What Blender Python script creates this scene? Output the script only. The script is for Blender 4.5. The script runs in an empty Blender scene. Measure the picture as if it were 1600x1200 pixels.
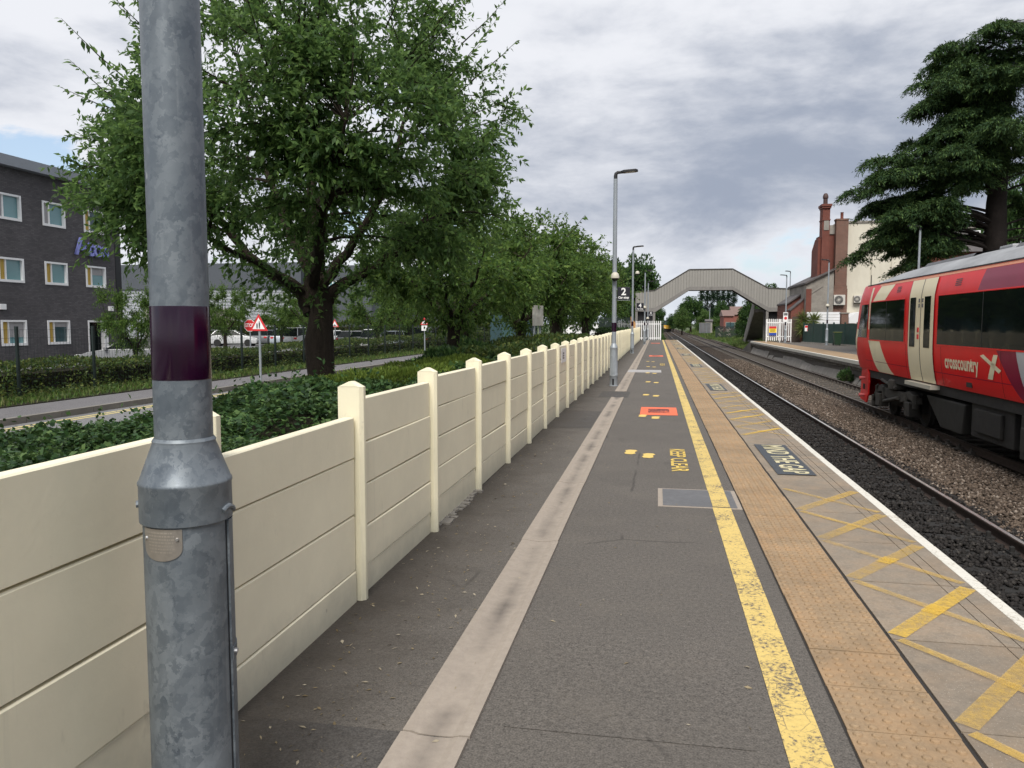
# Railway platform under a grey sky: every thing is built in metres, where it stands.
SKY_BRIGHT = (5.1, 5.2, 5.5, 1)
SKY_DARK = (2.1, 2.38, 2.98, 1)
SKY_BLUE = (3.3, 4.1, 5.4, 1)
SKY_HORIZ = (4.6, 5.0, 5.5, 1)
SUN_E = 2.4
EXPO = .76
import bpy, bmesh, math, random
import numpy as np
from mathutils import Vector, Matrix
R = math.radians
random.seed(7)
S = bpy.context.scene
COL = S.collection
ORG = {}

# ------------------------------------------------------------------ scene helpers
def root(name, label, cat, loc=(0, 0, 0), group=None, kind=None, rz=0):
    o = bpy.data.objects.new(name, None)
    COL.objects.link(o)
    o.location = loc
    o.rotation_euler = (0, 0, rz)
    o.empty_display_size = .2
    tag(o, label, cat, group, kind)
    ORG[o] = Vector(loc)
    return o

def tag(o, label=None, cat=None, group=None, kind=None):
    if label: o['label'] = label
    if cat: o['category'] = cat
    if group: o['group'] = group
    if kind: o['kind'] = kind
    return o

def link(name, me, mat=None, parent=None):
    o = bpy.data.objects.new(name, me)
    COL.objects.link(o)
    if mat is not None and not me.materials: me.materials.append(mat)
    if parent is not None:
        o.parent = parent
        ORG[o] = ORG.get(parent, Vector())
    return o

def copy_tree(o, loc=None, rz=None, label=None, group=None, scale=None, parent=None):
    c = o.copy()
    COL.objects.link(c)
    if parent is not None: c.parent = parent
    if loc is not None: c.location = loc
    if rz is not None: c.rotation_euler = (0, 0, rz)
    if scale is not None: c.scale = (scale,) * 3 if isinstance(scale, (int, float)) else scale
    if label: c['label'] = label
    if group: c['group'] = group
    for ch in list(o.children): copy_tree(ch, parent=c)
    return c

class MB:
    def __init__(s): s.v = []; s.f = []
    def add(s, vs, fs):
        n = len(s.v)
        s.v += [tuple(p) for p in vs]
        s.f += [tuple(i + n for i in f) for f in fs]
        return s
    def box(s, a, b):
        x0, y0, z0 = a; x1, y1, z1 = b
        if x0 > x1: x0, x1 = x1, x0
        if y0 > y1: y0, y1 = y1, y0
        if z0 > z1: z0, z1 = z1, z0
        return s.add([(x0,y0,z0),(x1,y0,z0),(x1,y1,z0),(x0,y1,z0),(x0,y0,z1),(x1,y0,z1),(x1,y1,z1),(x0,y1,z1)],
              [(3,2,1,0),(4,5,6,7),(0,1,5,4),(1,2,6,5),(2,3,7,6),(3,0,4,7)])
    def cbox(s, c, d): return s.box([c[i]-d[i]/2 for i in range(3)], [c[i]+d[i]/2 for i in range(3)])
    def obox(s, c, ax, ay, az):
        c = Vector(c); ax, ay, az = Vector(ax), Vector(ay), Vector(az)
        vs = [c+i*ax+j*ay+k*az for k in (-1,1) for (i,j) in ((-1,-1),(1,-1),(1,1),(-1,1))]
        return s.add(vs, [(3,2,1,0),(4,5,6,7),(0,1,5,4),(1,2,6,5),(2,3,7,6),(3,0,4,7)])
    def quad(s, *p): return s.add(p, [tuple(range(len(p)))])
    def tube(s, pts, rad, n=10, cap=True):
        pts = [Vector(p) for p in pts]
        rs = rad if isinstance(rad, (list, tuple)) else [rad]*len(pts)
        rings = []
        u = None
        for i, p in enumerate(pts):
            t = (pts[min(i+1, len(pts)-1)]-pts[max(i-1, 0)]).normalized()
            if u is None:
                u = t.cross(Vector((0, 0, 1)))
                if u.length < .1: u = Vector((1, 0, 0))
            u = (u - t*u.dot(t)).normalized()
            w = t.cross(u)
            rings.append([p + (u*math.cos(2*math.pi*k/n)+w*math.sin(2*math.pi*k/n))*rs[i] for k in range(n)])
        vs = [q for r in rings for q in r]
        fs = [(i*n+k, i*n+(k+1) % n, (i+1)*n+(k+1) % n, (i+1)*n+k) for i in range(len(pts)-1) for k in range(n)]
        if cap: fs += [tuple(range(n))[::-1], tuple((len(pts)-1)*n+k for k in range(n))]
        return s.add(vs, fs)
    def lathe(s, prof, c=(0, 0, 0), n=24, cap=True, a0=0):
        vs = [(c[0]+r*math.cos(a0+2*math.pi*k/n), c[1]+r*math.sin(a0+2*math.pi*k/n), c[2]+z) for r, z in prof for k in range(n)]
        fs = [(i*n+k, i*n+(k+1) % n, (i+1)*n+(k+1) % n, (i+1)*n+k) for i in range(len(prof)-1) for k in range(n)]
        if cap: fs += [tuple(range(n))[::-1], tuple((len(prof)-1)*n+k for k in range(n))]
        return s.add(vs, fs)
    def prism(s, poly, off):
        off = Vector(off); n = len(poly)
        vs = [Vector(p) for p in poly] + [Vector(p)+off for p in poly]
        return s.add(vs, [tuple(range(n))[::-1], tuple(range(n, 2*n))]+[(k, (k+1) % n, n+(k+1) % n, n+k) for k in range(n)])
    def loft(s, rings, closed=True, cap=True):
        n = len(rings[0]); m = n if closed else n-1
        vs = [q for r in rings for q in r]
        fs = [(i*n+k, i*n+(k+1) % n, (i+1)*n+(k+1) % n, (i+1)*n+k) for i in range(len(rings)-1) for k in range(m)]
        if cap and closed: fs += [tuple(range(n))[::-1], tuple((len(rings)-1)*n+k for k in range(n))]
        return s.add(vs, fs)
    def build(s, name, mat=None, parent=None, smooth=False, bevel=0, label=None):
        me = bpy.data.meshes.new(name)
        og = ORG.get(parent, Vector()) if parent is not None else Vector()
        me.from_pydata([(p[0]-og[0], p[1]-og[1], p[2]-og[2]) for p in s.v], [], s.f)
        bm = bmesh.new(); bm.from_mesh(me)
        bmesh.ops.recalc_face_normals(bm, faces=bm.faces)
        if bevel:
            bmesh.ops.bevel(bm, geom=[e for e in bm.edges if e.is_manifold and e.calc_face_angle(0) > .6], offset=bevel, segments=2, affect='EDGES', profile=.6)
        bm.to_mesh(me); bm.free()
        if smooth:
            me.polygons.foreach_set('use_smooth', [True]*len(me.polygons))
            try: me.set_sharp_from_angle(angle=R(38))
            except Exception: pass
        o = link(name, me, mat, parent)
        if label: o['label'] = label
        return o

def quads_mesh(name, V):                                        # V: (N,4,3) array of separate quads
    V = np.asarray(V, dtype=np.float32); n = len(V)
    me = bpy.data.meshes.new(name)
    me.vertices.add(n*4); me.vertices.foreach_set('co', V.ravel())
    me.loops.add(n*4); me.loops.foreach_set('vertex_index', np.arange(n*4, dtype=np.int32))
    me.polygons.add(n); me.polygons.foreach_set('loop_start', np.arange(0, n*4, 4, dtype=np.int32))
    me.polygons.foreach_set('loop_total', np.full(n, 4, dtype=np.int32))
    me.update(calc_edges=True)
    return me

def tris_mesh(name, co, tri):
    co = np.asarray(co, dtype=np.float32); tri = np.asarray(tri, dtype=np.int32)
    me = bpy.data.meshes.new(name); n = len(tri)
    me.vertices.add(len(co)); me.vertices.foreach_set('co', co.ravel())
    me.loops.add(n*3); me.loops.foreach_set('vertex_index', tri.ravel())
    me.polygons.add(n); me.polygons.foreach_set('loop_start', np.arange(0, n*3, 3, dtype=np.int32))
    me.polygons.foreach_set('loop_total', np.full(n, 3, dtype=np.int32))
    me.update(calc_edges=True)
    return me

def text_mesh(s, size, depth=0, bold=0, spacing=1.0, narrow=1.0):
    cu = bpy.data.curves.new('lettering', 'FONT')
    cu.body = s; cu.size = size; cu.extrude = depth; cu.offset = bold; cu.align_x = 'CENTER'; cu.align_y = 'CENTER'; cu.space_character = spacing
    cu.resolution_u = 3
    o = bpy.data.objects.new('lettering', cu); COL.objects.link(o)
    bpy.context.view_layer.update()
    dg = bpy.context.evaluated_depsgraph_get()
    me = bpy.data.meshes.new_from_object(o.evaluated_get(dg))
    bpy.data.objects.remove(o); bpy.data.curves.remove(cu)
    if narrow != 1: me.transform(Matrix.Diagonal((narrow, 1, 1, 1)))
    me.materials.clear()
    return me

def place_text(name, s, size, mat, pos, right, up, parent=None, depth=0, bold=0, narrow=1, spacing=1):
    me = text_mesh(s, size, depth, bold, spacing, narrow)
    r = Vector(right).normalized(); u = Vector(up).normalized(); n = r.cross(u)
    og = ORG.get(parent, Vector()) if parent is not None else Vector()
    p = Vector(pos)-og
    M4 = Matrix(((r[0], u[0], n[0], p[0]), (r[1], u[1], n[1], p[1]), (r[2], u[2], n[2], p[2]), (0, 0, 0, 1)))
    me.transform(M4)
    return link(name, me, mat, parent)

# ------------------------------------------------------------------ camera model (metres; Y runs along the platform, z = 0 is its surface)
F_, EYE = 1202., 1.66
PIT = math.atan(94/F_); AZ = math.atan(227*math.cos(PIT)/F_)
FW = Vector((-math.sin(AZ)*math.cos(PIT), math.cos(AZ)*math.cos(PIT), -math.sin(PIT)))
RT = Vector((math.cos(AZ), math.sin(AZ), 0)); UP = RT.cross(FW)
def W(px, py, Y):                                               # a sight line met at depth Y
    r = FW + RT*((px-800)/F_) + UP*((600-py)/F_); t = Y/r.y
    return Vector((r.x*t, Y, EYE+r.z*t))
cam = bpy.data.cameras.new('camera'); co = bpy.data.objects.new('camera', cam); COL.objects.link(co)
cam.sensor_width = 36; cam.lens = F_/1600*36; cam.clip_start = .05; cam.clip_end = 20000
co.location = (0, 0, EYE)
co.rotation_euler = Matrix((RT, UP, -FW)).transposed().to_euler()
S.camera = co

# ------------------------------------------------------------------ materials
class NT:
    def __init__(s, name, world=False):
        s.m = bpy.data.materials.new(name); s.m.use_nodes = True
        s.t = s.m.node_tree; s.b = s.t.nodes['Principled BSDF']; s.out = s.t.nodes['Material Output']
        s.tc = s.n('ShaderNodeTexCoord')
    def n(s, typ, **k):
        x = s.t.nodes.new(typ)
        for a, v in k.items(): setattr(x, a, v)
        return x
    def l(s, a, b): s.t.links.new(a, b)
    def co(s, scale=None, kind='Object'):
        if scale is None: return s.tc.outputs[kind]
        mp = s.n('ShaderNodeMapping'); mp.inputs['Scale'].default_value = scale
        s.l(s.tc.outputs[kind], mp.inputs[0]); return mp.outputs[0]
    def noise(s, scale, detail=4, rough=.6, vec=None, dist=0):
        x = s.n('ShaderNodeTexNoise'); x.inputs['Scale'].default_value = scale; x.inputs['Detail'].default_value = detail
        x.inputs['Roughness'].default_value = rough; x.inputs['Distortion'].default_value = dist
        s.l(vec if vec is not None else s.co(), x.inputs['Vector']); return x.outputs['Fac']
    def vor(s, scale, feat='F1', out='Distance', vec=None, rnd=1):
        x = s.n('ShaderNodeTexVoronoi', feature=feat); x.inputs['Scale'].default_value = scale; x.inputs['Randomness'].default_value = rnd
        s.l(vec if vec is not None else s.co(), x.inputs['Vector']); return x.outputs[out]
    def ramp(s, fac, a, b, c0=(0, 0, 0, 1), c1=(1, 1, 1, 1)):
        x = s.n('ShaderNodeMapRange'); x.clamp = True
        x.inputs[1].default_value = a; x.inputs[2].default_value = b
        s.l(fac, x.inputs[0]); return x.outputs[0]
    def mix(s, fac, a, b, mode='MIX'):
        x = s.n('ShaderNodeMix', data_type='RGBA', blend_type=mode)
        for v, i in ((fac, 0), (a, 6), (b, 7)):
            if isinstance(v, (int, float)): x.inputs[i].default_value = v
            elif isinstance(v, (tuple, list)): x.inputs[i].default_value = (v[0], v[1], v[2], 1)
            else: s.l(v, x.inputs[i])
        return x.outputs[2]
    def math(s, op, a, b=0.):
        x = s.n('ShaderNodeMath', operation=op)
        for v, i in ((a, 0), (b, 1)):
            if isinstance(v, (int, float)): x.inputs[i].default_value = v
            else: s.l(v, x.inputs[i])
        return x.outputs[0]
    def sep(s, v=None):
        x = s.n('ShaderNodeSeparateXYZ'); s.l(v if v is not None else s.co(), x.inputs[0]); return x.outputs
    def bump(s, h, strength=.3, dist=.01):
        x = s.n('ShaderNodeBump'); x.inputs['Strength'].default_value = strength; x.inputs['Distance'].default_value = dist
        s.l(h, x.inputs['Height']); s.l(x.outputs[0], s.b.inputs['Normal']); return x
    def done(s, col=None, rough=None, metal=None, spec=None):
        for v, k in ((col, 'Base Color'), (rough, 'Roughness'), (metal, 'Metallic'), (spec, 'Specular IOR Level')):
            if v is None: continue
            if isinstance(v, (int, float)): s.b.inputs[k].default_value = v
            elif isinstance(v, (tuple, list)): s.b.inputs[k].default_value = (v[0], v[1], v[2], 1)
            else: s.l(v, s.b.inputs[k])
        return s.m

def dk(c, f): return tuple(min(1, x*f) for x in c)

def mat(name, col, rough=.6, metal=0, var=.18, scale=6, bump=.1, bscale=60, spec=.5, bdist=.004):
    t = NT(name)
    c = t.mix(t.ramp(t.noise(scale, 6), .3, .7), dk(col, 1-var), dk(col, 1+var))
    c = t.mix(t.ramp(t.noise(scale*.23, 3), .35, .65), c, dk(col, 1-var*.5))
    if bump: t.bump(t.noise(bscale, 5), bump, bdist)
    r = t.math('ADD', t.math('MULTIPLY', t.noise(scale*1.7, 4), .2), rough-.1)
    return t.done(c, r, metal, spec)

def leaf_mat(name, cols, trans=.35, rough=.5, hue=.35):
    t = NT(name)
    g = t.n('ShaderNodeNewGeometry')
    rnd = g.outputs['Random Per Island']
    cr = t.n('ShaderNodeValToRGB'); t.l(rnd, cr.inputs[0])
    e = cr.color_ramp.elements
    e[0].color = (*cols[0], 1); e[1].color = (*cols[-1], 1)
    for i, c in enumerate(cols[1:-1]):
        x = e.new((i+1)/(len(cols)-1)); x.color = (*c, 1)
    c = t.mix(t.ramp(t.noise(.9, 3), .35, .7), cr.outputs[0], t.mix(.55, cr.outputs[0], cols[0]))
    t.done(c, rough, 0, .18)
    tr = t.n('ShaderNodeBsdfTranslucent'); t.l(t.mix(.5, c, dk(cols[-1], 1.3)), tr.inputs[0])
    mx = t.n('ShaderNodeMixShader'); mx.inputs[0].default_value = trans
    t.l(t.b.outputs[0], mx.inputs[1]); t.l(tr.outputs[0], mx.inputs[2]); t.l(mx.outputs[0], t.out.inputs[0])
    return t.m

def m_asphalt(name, col, dirt=False, coarse=1.):
    t = NT(name)
    c = t.mix(t.ramp(t.math('ADD', t.math('MULTIPLY', t.noise(120*coarse, 3, .6), .6), t.math('MULTIPLY', t.noise(38*coarse, 5, .7), .4)), .36, .64), dk(col, .42), dk(col, 1.62))
    c = t.mix(t.math('MULTIPLY', t.ramp(t.noise(.55, 5, .6), .38, .66), .55), c, t.mix(.5, c, dk(col, .62)))
    c = t.mix(t.math('MULTIPLY', t.ramp(t.noise(2.1, 6, .7), .5, .75), .28), c, (col[0]*1.5, col[1]*1.45, col[2]*1.35))
    sp = t.ramp(t.vor(55*coarse), .10, .05)
    sp = t.math('MULTIPLY', sp, t.ramp(t.noise(22, 2), .5, .62))
    c = t.mix(t.math('MULTIPLY', sp, .75), c, (.34, .32, .29))
    cr = t.ramp(t.vor(.33, 'DISTANCE_TO_EDGE', vec=t.mix(.12, t.co(), t.noise(3, 4))), .0045, .0015)
    cr = t.math('MULTIPLY', cr, t.ramp(t.noise(.8, 2), .5, .56))
    c = t.mix(t.math('MULTIPLY', cr, .5), c, (.025, .023, .02))
    if dirt:
        x = t.sep()[0]
        d = t.math('MULTIPLY', t.ramp(t.math('ADD', x, t.math('MULTIPLY', t.noise(2.2, 6, .7), 1.1)), -.50, -1.15), .9)
        c = t.mix(d, c, t.mix(t.noise(30, 5), (.024, .020, .016), (.062, .052, .042)))
    gum = t.math('MULTIPLY', t.ramp(t.vor(2.6), .050, .040), t.ramp(t.noise(.9, 2), .46, .5))
    c = t.mix(t.math('MULTIPLY', gum, .6), c, (.05, .047, .045))
    stn = t.ramp(t.noise(1.4, 5, .65, vec=t.co((1, .6, 1))), .60, .70)
    c = t.mix(t.math('MULTIPLY', stn, .38), c, dk(col, .48))
    t.bump(t.math('ADD', t.noise(110*coarse, 4, .7), t.math('MULTIPLY', t.vor(60*coarse), .6)), .55, .006)
    return t.done(c, t.math('ADD', t.math('MULTIPLY', t.noise(40, 3), .2), .68), 0, .35)

def m_paint_on(name, col, under, wear=.5, scale=26):                    # worn floor paint: chips show what is underneath
    t = NT(name)
    w = t.math('ADD', t.math('MULTIPLY', t.noise(scale, 7, .75), .72), t.math('MULTIPLY', t.noise(scale*.09, 3), .38))
    k = t.ramp(w, wear-.03, wear+.05)
    cr = t.ramp(t.vor(13, 'DISTANCE_TO_EDGE', vec=t.mix(.1, t.co((1, 1.0, 1)), t.noise(9, 4))), .022, .008)
    cr = t.math('MULTIPLY', cr, t.ramp(t.noise(1.6, 3), .42, .56))
    k = t.math('MAXIMUM', k, t.math('MULTIPLY', cr, .85))
    c = t.mix(t.noise(45, 4), dk(col, .78), dk(col, 1.12))
    c = t.mix(k, c, t.mix(t.noise(80, 4), dk(under, .7), dk(under, 1.3)))
    t.bump(t.math('SUBTRACT', t.noise(90, 4), k), .3, .004)
    return t.done(c, .7, 0, .3)

def m_faded(name, col, lo, hi, scale=14, amax=.93):                              # a paint film worn through: alpha breaks up
    t = NT(name)
    w = t.math('ADD', t.math('MULTIPLY', t.noise(scale, 8, .78), .6), t.math('MULTIPLY', t.noise(1.3, 3), .5))
    a = t.ramp(w, lo, hi)
    t.l(t.math('MULTIPLY', a, amax), t.b.inputs['Alpha'])
    return t.done(t.mix(t.noise(30, 4), dk(col, .85), dk(col, 1.1)), .7, 0, .3)

def m_brick(name, c1, c2, mortar, sx=1., plane='xz', bump=.4):
    t = NT(name)
    s = t.sep(); cb = t.n('ShaderNodeCombineXYZ')
    a = {'x': 0, 'y': 1}[plane[0]]
    t.l(s[a], cb.inputs[0]); t.l(s[2], cb.inputs[1])
    b = t.n('ShaderNodeTexBrick'); t.l(cb.outputs[0], b.inputs['Vector'])
    b.inputs['Color1'].default_value = (*c1, 1); b.inputs['Color2'].default_value = (*c2, 1); b.inputs['Mortar'].default_value = (*mortar, 1)
    b.inputs['Scale'].default_value = 1/sx; b.inputs['Brick Width'].default_value = .225; b.inputs['Row Height'].default_value = .075
    b.inputs['Mortar Size'].default_value = .008; b.inputs['Bias'].default_value = -.1
    c = t.mix(t.ramp(t.noise(.5, 6, .7), .35, .7), b.outputs[0], t.mix(.55, b.outputs[0], dk(c1, .45)))
    c = t.mix(t.math('MULTIPLY', t.noise(18, 5), .4), c, dk(c2, .7))
    t.bump(t.math('SUBTRACT', 1., b.outputs['Fac']), bump, .01)
    return t.done(c, .85, 0, .3)

def m_bands(name, c1, c2, freq, axis=2, rough=.5, metal=0, lo=.35, hi=.65, var=.12):   # ribbed sheeting; rib shade is put into the colour as darker bands
    t = NT(name)
    z = t.sep()[axis]
    f = t.math('FRACT', t.math('MULTIPLY', z, freq))
    tri = t.math('ABSOLUTE', t.math('SUBTRACT', f, .5))
    k = t.ramp(tri, lo*.5, hi*.5)
    c = t.mix(k, c1, c2)
    c = t.mix(t.math('MULTIPLY', t.ramp(t.noise(.8, 6, .7, vec=t.co((1, 1, .25))), .4, .75), .5), c, dk(c1, 1-var*3))
    t.bump(k, .5, .03)
    return t.done(c, rough, metal)

M = {}
def m_galv():
    t = NT('galvanised_steel')
    w1 = t.mix(.16, t.co((1, 1, .55)), t.noise(14, 5)); w2 = t.mix(.12, t.co((1, 1, .7)), t.noise(22, 4))
    k = t.math('ADD', t.math('MULTIPLY', t.vor(15, out='Color', vec=w1), .34), t.math('MULTIPLY', t.vor(44, out='Color', vec=w2), .46))
    k = t.ramp(t.math('ADD', k, t.math('MULTIPLY', t.noise(7, 6, .75), .45)), .34, .90)
    c = t.mix(k, (.082, .100, .121), (.20, .226, .248))
    c = t.mix(t.math('MULTIPLY', t.ramp(t.noise(2.2, 5, .7), .42, .68), .5), c, (.100, .122, .147))
    drip = t.math('MULTIPLY', t.ramp(t.noise(26, 4, .7, vec=t.co((1, 1, .035))), .58, .72), t.ramp(t.noise(2, 3, vec=t.co((1, 1, .5))), .40, .6))
    c = t.mix(t.math('MULTIPLY', drip, .42), c, (.27, .29, .31))
    scr = t.math('MULTIPLY', t.ramp(t.vor(7, vec=t.co((1, 1, .6))), .055, .03), t.ramp(t.noise(4, 2), .5, .55))
    c = t.mix(scr, c, (.42, .44, .46))
    rust = t.math('MULTIPLY', t.ramp(t.noise(16, 6, .75), .63, .72), t.ramp(t.noise(2.3, 2), .54, .64))
    c = t.mix(t.math('MULTIPLY', rust, .55), c, (.12, .075, .05))
    t.bump(t.math('ADD', t.noise(70, 4), t.math('MULTIPLY', k, .8)), .07, .003)
    return t.done(c, t.math('ADD', t.math('MULTIPLY', k, .2), .36), .35, .5)
M['galv'] = m_galv()
M['galv2'] = mat('weathered_galvanised', (.30, .33, .36), .5, .3, .2, 4, .1)
M['purple'] = (lambda t: (t.bump(t.noise(40, 3), .05, .003), t.done(t.mix(t.ramp(t.noise(5, 5, vec=t.co((1, 1, .12))), .4, .7), (.012, .0015, .012), (.026, .002, .019)), .16, 0, .5))[1])(NT('purple_band'))
M['brass'] = mat('engraved_plate', (.29, .265, .235), .42, .55, .2, 40, .1, 200)
M['steel'] = mat('bright_steel', (.55, .55, .55), .3, .9, .1)
def m_concrete_paint(name, col, dirt=True):
    t = NT(name)
    c = t.mix(t.ramp(t.noise(1.7, 6, .65), .35, .7), dk(col, .93), dk(col, 1.04))
    st = t.ramp(t.noise(5, 6, .75, vec=t.co((1, 1, .35))), .62, .75)
    c = t.mix(t.math('MULTIPLY', st, .36), c, (.30, .26, .19))
    run = t.math('MULTIPLY', t.ramp(t.noise(9, 5, .7, vec=t.co((1, 1, .05))), .60, .74), t.ramp(t.noise(1.1, 3), .42, .62))
    c = t.mix(t.math('MULTIPLY', run, .30), c, (.34, .33, .25))
    z = t.sep()[2]
    if dirt:
        g = t.math('MULTIPLY', t.ramp(t.math('ADD', z, t.math('MULTIPLY', t.noise(6, 5, .7), -.22)), .16, -.10), .5)
        c = t.mix(g, c, t.mix(t.noise(20, 5), (.20, .21, .17), (.33, .34, .29)))
    ch = t.math('MULTIPLY', t.ramp(t.vor(9), .12, .07), t.ramp(t.noise(3.1, 4), .6, .66))
    c = t.mix(t.math('MULTIPLY', ch, .6), c, (.36, .33, .27))
    t.bump(t.math('SUBTRACT', t.math('ADD', t.noise(28, 5, .65), t.math('MULTIPLY', t.noise(4, 3), .6)), ch), .12, .008)
    return t.done(c, .62, 0, .4)
M['wall'] = m_concrete_paint('cream_masonry_paint', (.80, .74, .56))
M['wallpost'] = m_concrete_paint('cream_post_paint', (.80, .745, .555))
M['asphalt'] = m_asphalt('platform_asphalt', (.103, .0925, .082), True)
M['asphalt_patch'] = m_asphalt('asphalt_patch', (.066, .061, .057), True)
M['road'] = m_asphalt('road_asphalt', (.17, .17, .175))
M['pave'] = m_asphalt('footway_asphalt', (.13, .125, .13))
M['drain'] = (lambda t: (t.bump(t.noise(60, 5, .7), .35, .006), t.done(t.mix(t.math('MULTIPLY', t.ramp(t.math('ADD', t.math('ABSOLUTE', t.math('ADD', t.sep()[0], .86)), t.math('MULTIPLY', t.noise(4, 6, .7), .12)), .135, .04), t.ramp(t.noise(1.3, 4), .4, .6)), t.mix(t.noise(22, 6, .7), (.23, .195, .165), (.37, .322, .27)), (.115, .10, .088)), .8, 0, .3))[1])(NT('drain_concrete'))
M['foot'] = m_faded('footprint_yellow', (.72, .52, .16), .22, .36, 26)
M['yellow'] = m_paint_on('yellow_line_paint', (.62, .46, .155), (.12, .105, .09), .60, 44)
M['yel_x'] = m_faded('worn_yellow_hatching', (.66, .43, .09), .39, .74, 26, .72)
M['yel_x2'] = m_faded('stronger_yellow_hatching', (.72, .47, .07), .36, .70, 26, .85)
M['white'] = m_paint_on('white_edge_paint', (.62, .60, .54), (.30, .26, .2), .66, 30)
M['letter_yel'] = m_faded('worn_yellow_lettering', (.70, .50, .12), .30, .46, 26)
M['gap_panel'] = m_faded('worn_blue_black_panel', (.06, .068, .08), .33, .47, 24)
M['gap_letters'] = m_faded('worn_cream_lettering', (.62, .56, .36), .34, .5, 26)
M['print'] = m_faded('worn_print', (.09, .05, .06), .50, .60, 22)
M['orange'] = m_paint_on('orange_vinyl', (.80, .16, .075), (.35, .12, .08), .74, 16)
def m_slab(name, col, n_len, off, speck=.6):
    t = NT(name)
    y = t.sep()[1]
    idx = t.math('FLOOR', t.math('DIVIDE', t.math('SUBTRACT', y, off), n_len))
    wn = t.n('ShaderNodeTexWhiteNoise', noise_dimensions='1D'); t.l(idx, wn.inputs['W'])
    c = t.mix(t.ramp(t.noise(55, 6, .75), .3, .7), dk(col, .72), dk(col, 1.3))
    c = t.mix(t.math('MULTIPLY', wn.outputs[0], .38), c, dk(col, .66))
    c = t.mix(t.math('MULTIPLY', t.ramp(t.noise(3.3, 6, .7), .42, .68), .55), c, (col[0]*1.28, col[1]*1.1, col[2]*.92))
    c = t.mix(t.math('MULTIPLY', t.ramp(t.noise(1.1, 5, .7), .45, .7), .5), c, dk(col, .5))
    c = t.mix(t.math('MULTIPLY', t.ramp(t.noise(8, 6, .75), .52, .7), .45), c, dk(col, .6))
    sp = t.math('MULTIPLY', t.ramp(t.vor(70), .16, .09), speck)
    c = t.mix(sp, c, (.55, .5, .43))
    t.bump(t.noise(90, 5, .7), .35, .005)
    return t.done(c, .78, 0, .3)
M['tactile'] = m_slab('buff_tactile', (.305, .218, .134), .4, 0, .15)
M['slab'] = m_slab('edge_slab_concrete', (.238, .200, .157), .94, .47, .55)
M['joint'] = mat('dirty_joint', (.025, .022, .02), .9)
M['cover'] = mat('steel_cover', (.14, .14, .145), .6, .3, .25, 9, .35, 90)
M['greystrip'] = mat('pale_strip', (.36, .35, .35), .7)
M['dark'] = mat('black_plastic', (.012, .012, .014), .45, 0, .2)
M['signblack'] = mat('black_sign', (.012, .012, .02), .4, 0, .1)
M['white_p'] = mat('white_gloss', (.80, .80, .80), .4, 0, .05, 5, .05)
M['cream_p'] = mat('cream_plastic', (.50, .47, .39), .5, 0, .06)
M['red_p'] = mat('red_sign', (.62, .03, .035), .4, 0, .1)
M['yel_p'] = mat('yellow_sign', (.85, .62, .05), .4, 0, .05)
M['blue_p'] = mat('blue_sign', (.03, .07, .35), .4, 0, .05)
M['fencegreen'] = mat('dark_fence_metal', (.012, .022, .02), .5, .1)
M['wood'] = mat('weathered_boards', (.07, .055, .045), .8, 0, .3, 3)
M['fgreen'] = mat('green_stained_boards', (.011, .042, .034), .7, 0, .3, 2, .2)
M['bark'] = (lambda t: (t.bump(t.math('ADD', t.noise(7, 6, .7, vec=t.co((3, 3, .6)), dist=.6), t.math('MULTIPLY', t.noise(30, 4), .4)), 1.0, .06), t.done(t.mix(t.noise(6, 6, .7, vec=t.co((3, 3, .5)), dist=.5), (.011, .008, .006), (.062, .048, .036)), .9, 0, .2))[1])(NT('cherry_bark'))
M['bark2'] = mat('cedar_bark', (.026, .021, .019), .9, 0, .45, 3, .8, 14, .2, .04)
M['leaf'] = leaf_mat('cherry_leaves', [(.020, .046, .015), (.044, .094, .029), (.088, .170, .050), (.19, .30, .085)], .5)
M['leaf2'] = leaf_mat('row_tree_leaves', [(.020, .048, .013), (.050, .108, .025), (.10, .185, .042), (.19, .28, .065)], .45)
M['leaf3'] = leaf_mat('far_tree_leaves', [(.011, .030, .011), (.026, .064, .018), (.055, .115, .030), (.10, .17, .045)], .3)
M['leafy'] = leaf_mat('golden_shrub_leaves', [(.08, .12, .02), (.2, .26, .04), (.32, .36, .08)], .3)
M['poplar'] = leaf_mat('poplar_leaves', [(.012, .028, .018), (.025, .05, .028), (.05, .085, .045)], .25)
M['needle'] = leaf_mat('cedar_needles', [(.010, .026, .011), (.025, .058, .021), (.055, .108, .033), (.105, .165, .047)], .2, .7)
M['ivy'] = leaf_mat('ivy_leaves', [(.010, .028, .010), (.024, .060, .018), (.050, .105, .030), (.12, .19, .06)], .22, .45)
M['moss'] = leaf_mat('fine_cushion_leaves', [(.05, .08, .012), (.09, .14, .02), (.15, .20, .035)], .25, .6)
M['hedge'] = leaf_mat('hedge_leaves', [(.013, .032, .011), (.033, .066, .018), (.075, .125, .030), (.17, .19, .05)], .3)
M['grass'] = leaf_mat('rough_grass', [(.035, .08, .015), (.07, .15, .025), (.13, .21, .05), (.22, .2, .1)], .3)
M['soil'] = mat('dark_soil', (.028, .026, .016), .95, 0, .5, 4, .6, 30, .2, .03)
M['field'] = mat('far_field', (.06, .085, .028), .95, 0, .4, .05, 0)
def m_ballast(name, cols, sc=22):
    t = NT(name)
    v = t.vor(sc, out='Color'); d = t.vor(sc)
    c = t.mix(t.sep(v)[0], cols[0], cols[1])
    c = t.mix(t.ramp(t.sep(v)[1], .8, .9), c, cols[2])
    c = t.mix(t.ramp(d, .25, .6), c, dk(cols[0], .3))
    c = t.mix(t.math('MULTIPLY', t.ramp(t.noise(.6, 5), .35, .65), .6), c, dk(cols[0], .8))
    t.bump(t.math('SUBTRACT', 1., d), 1., .05)
    return t.done(c, .9, 0, .2)
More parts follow.
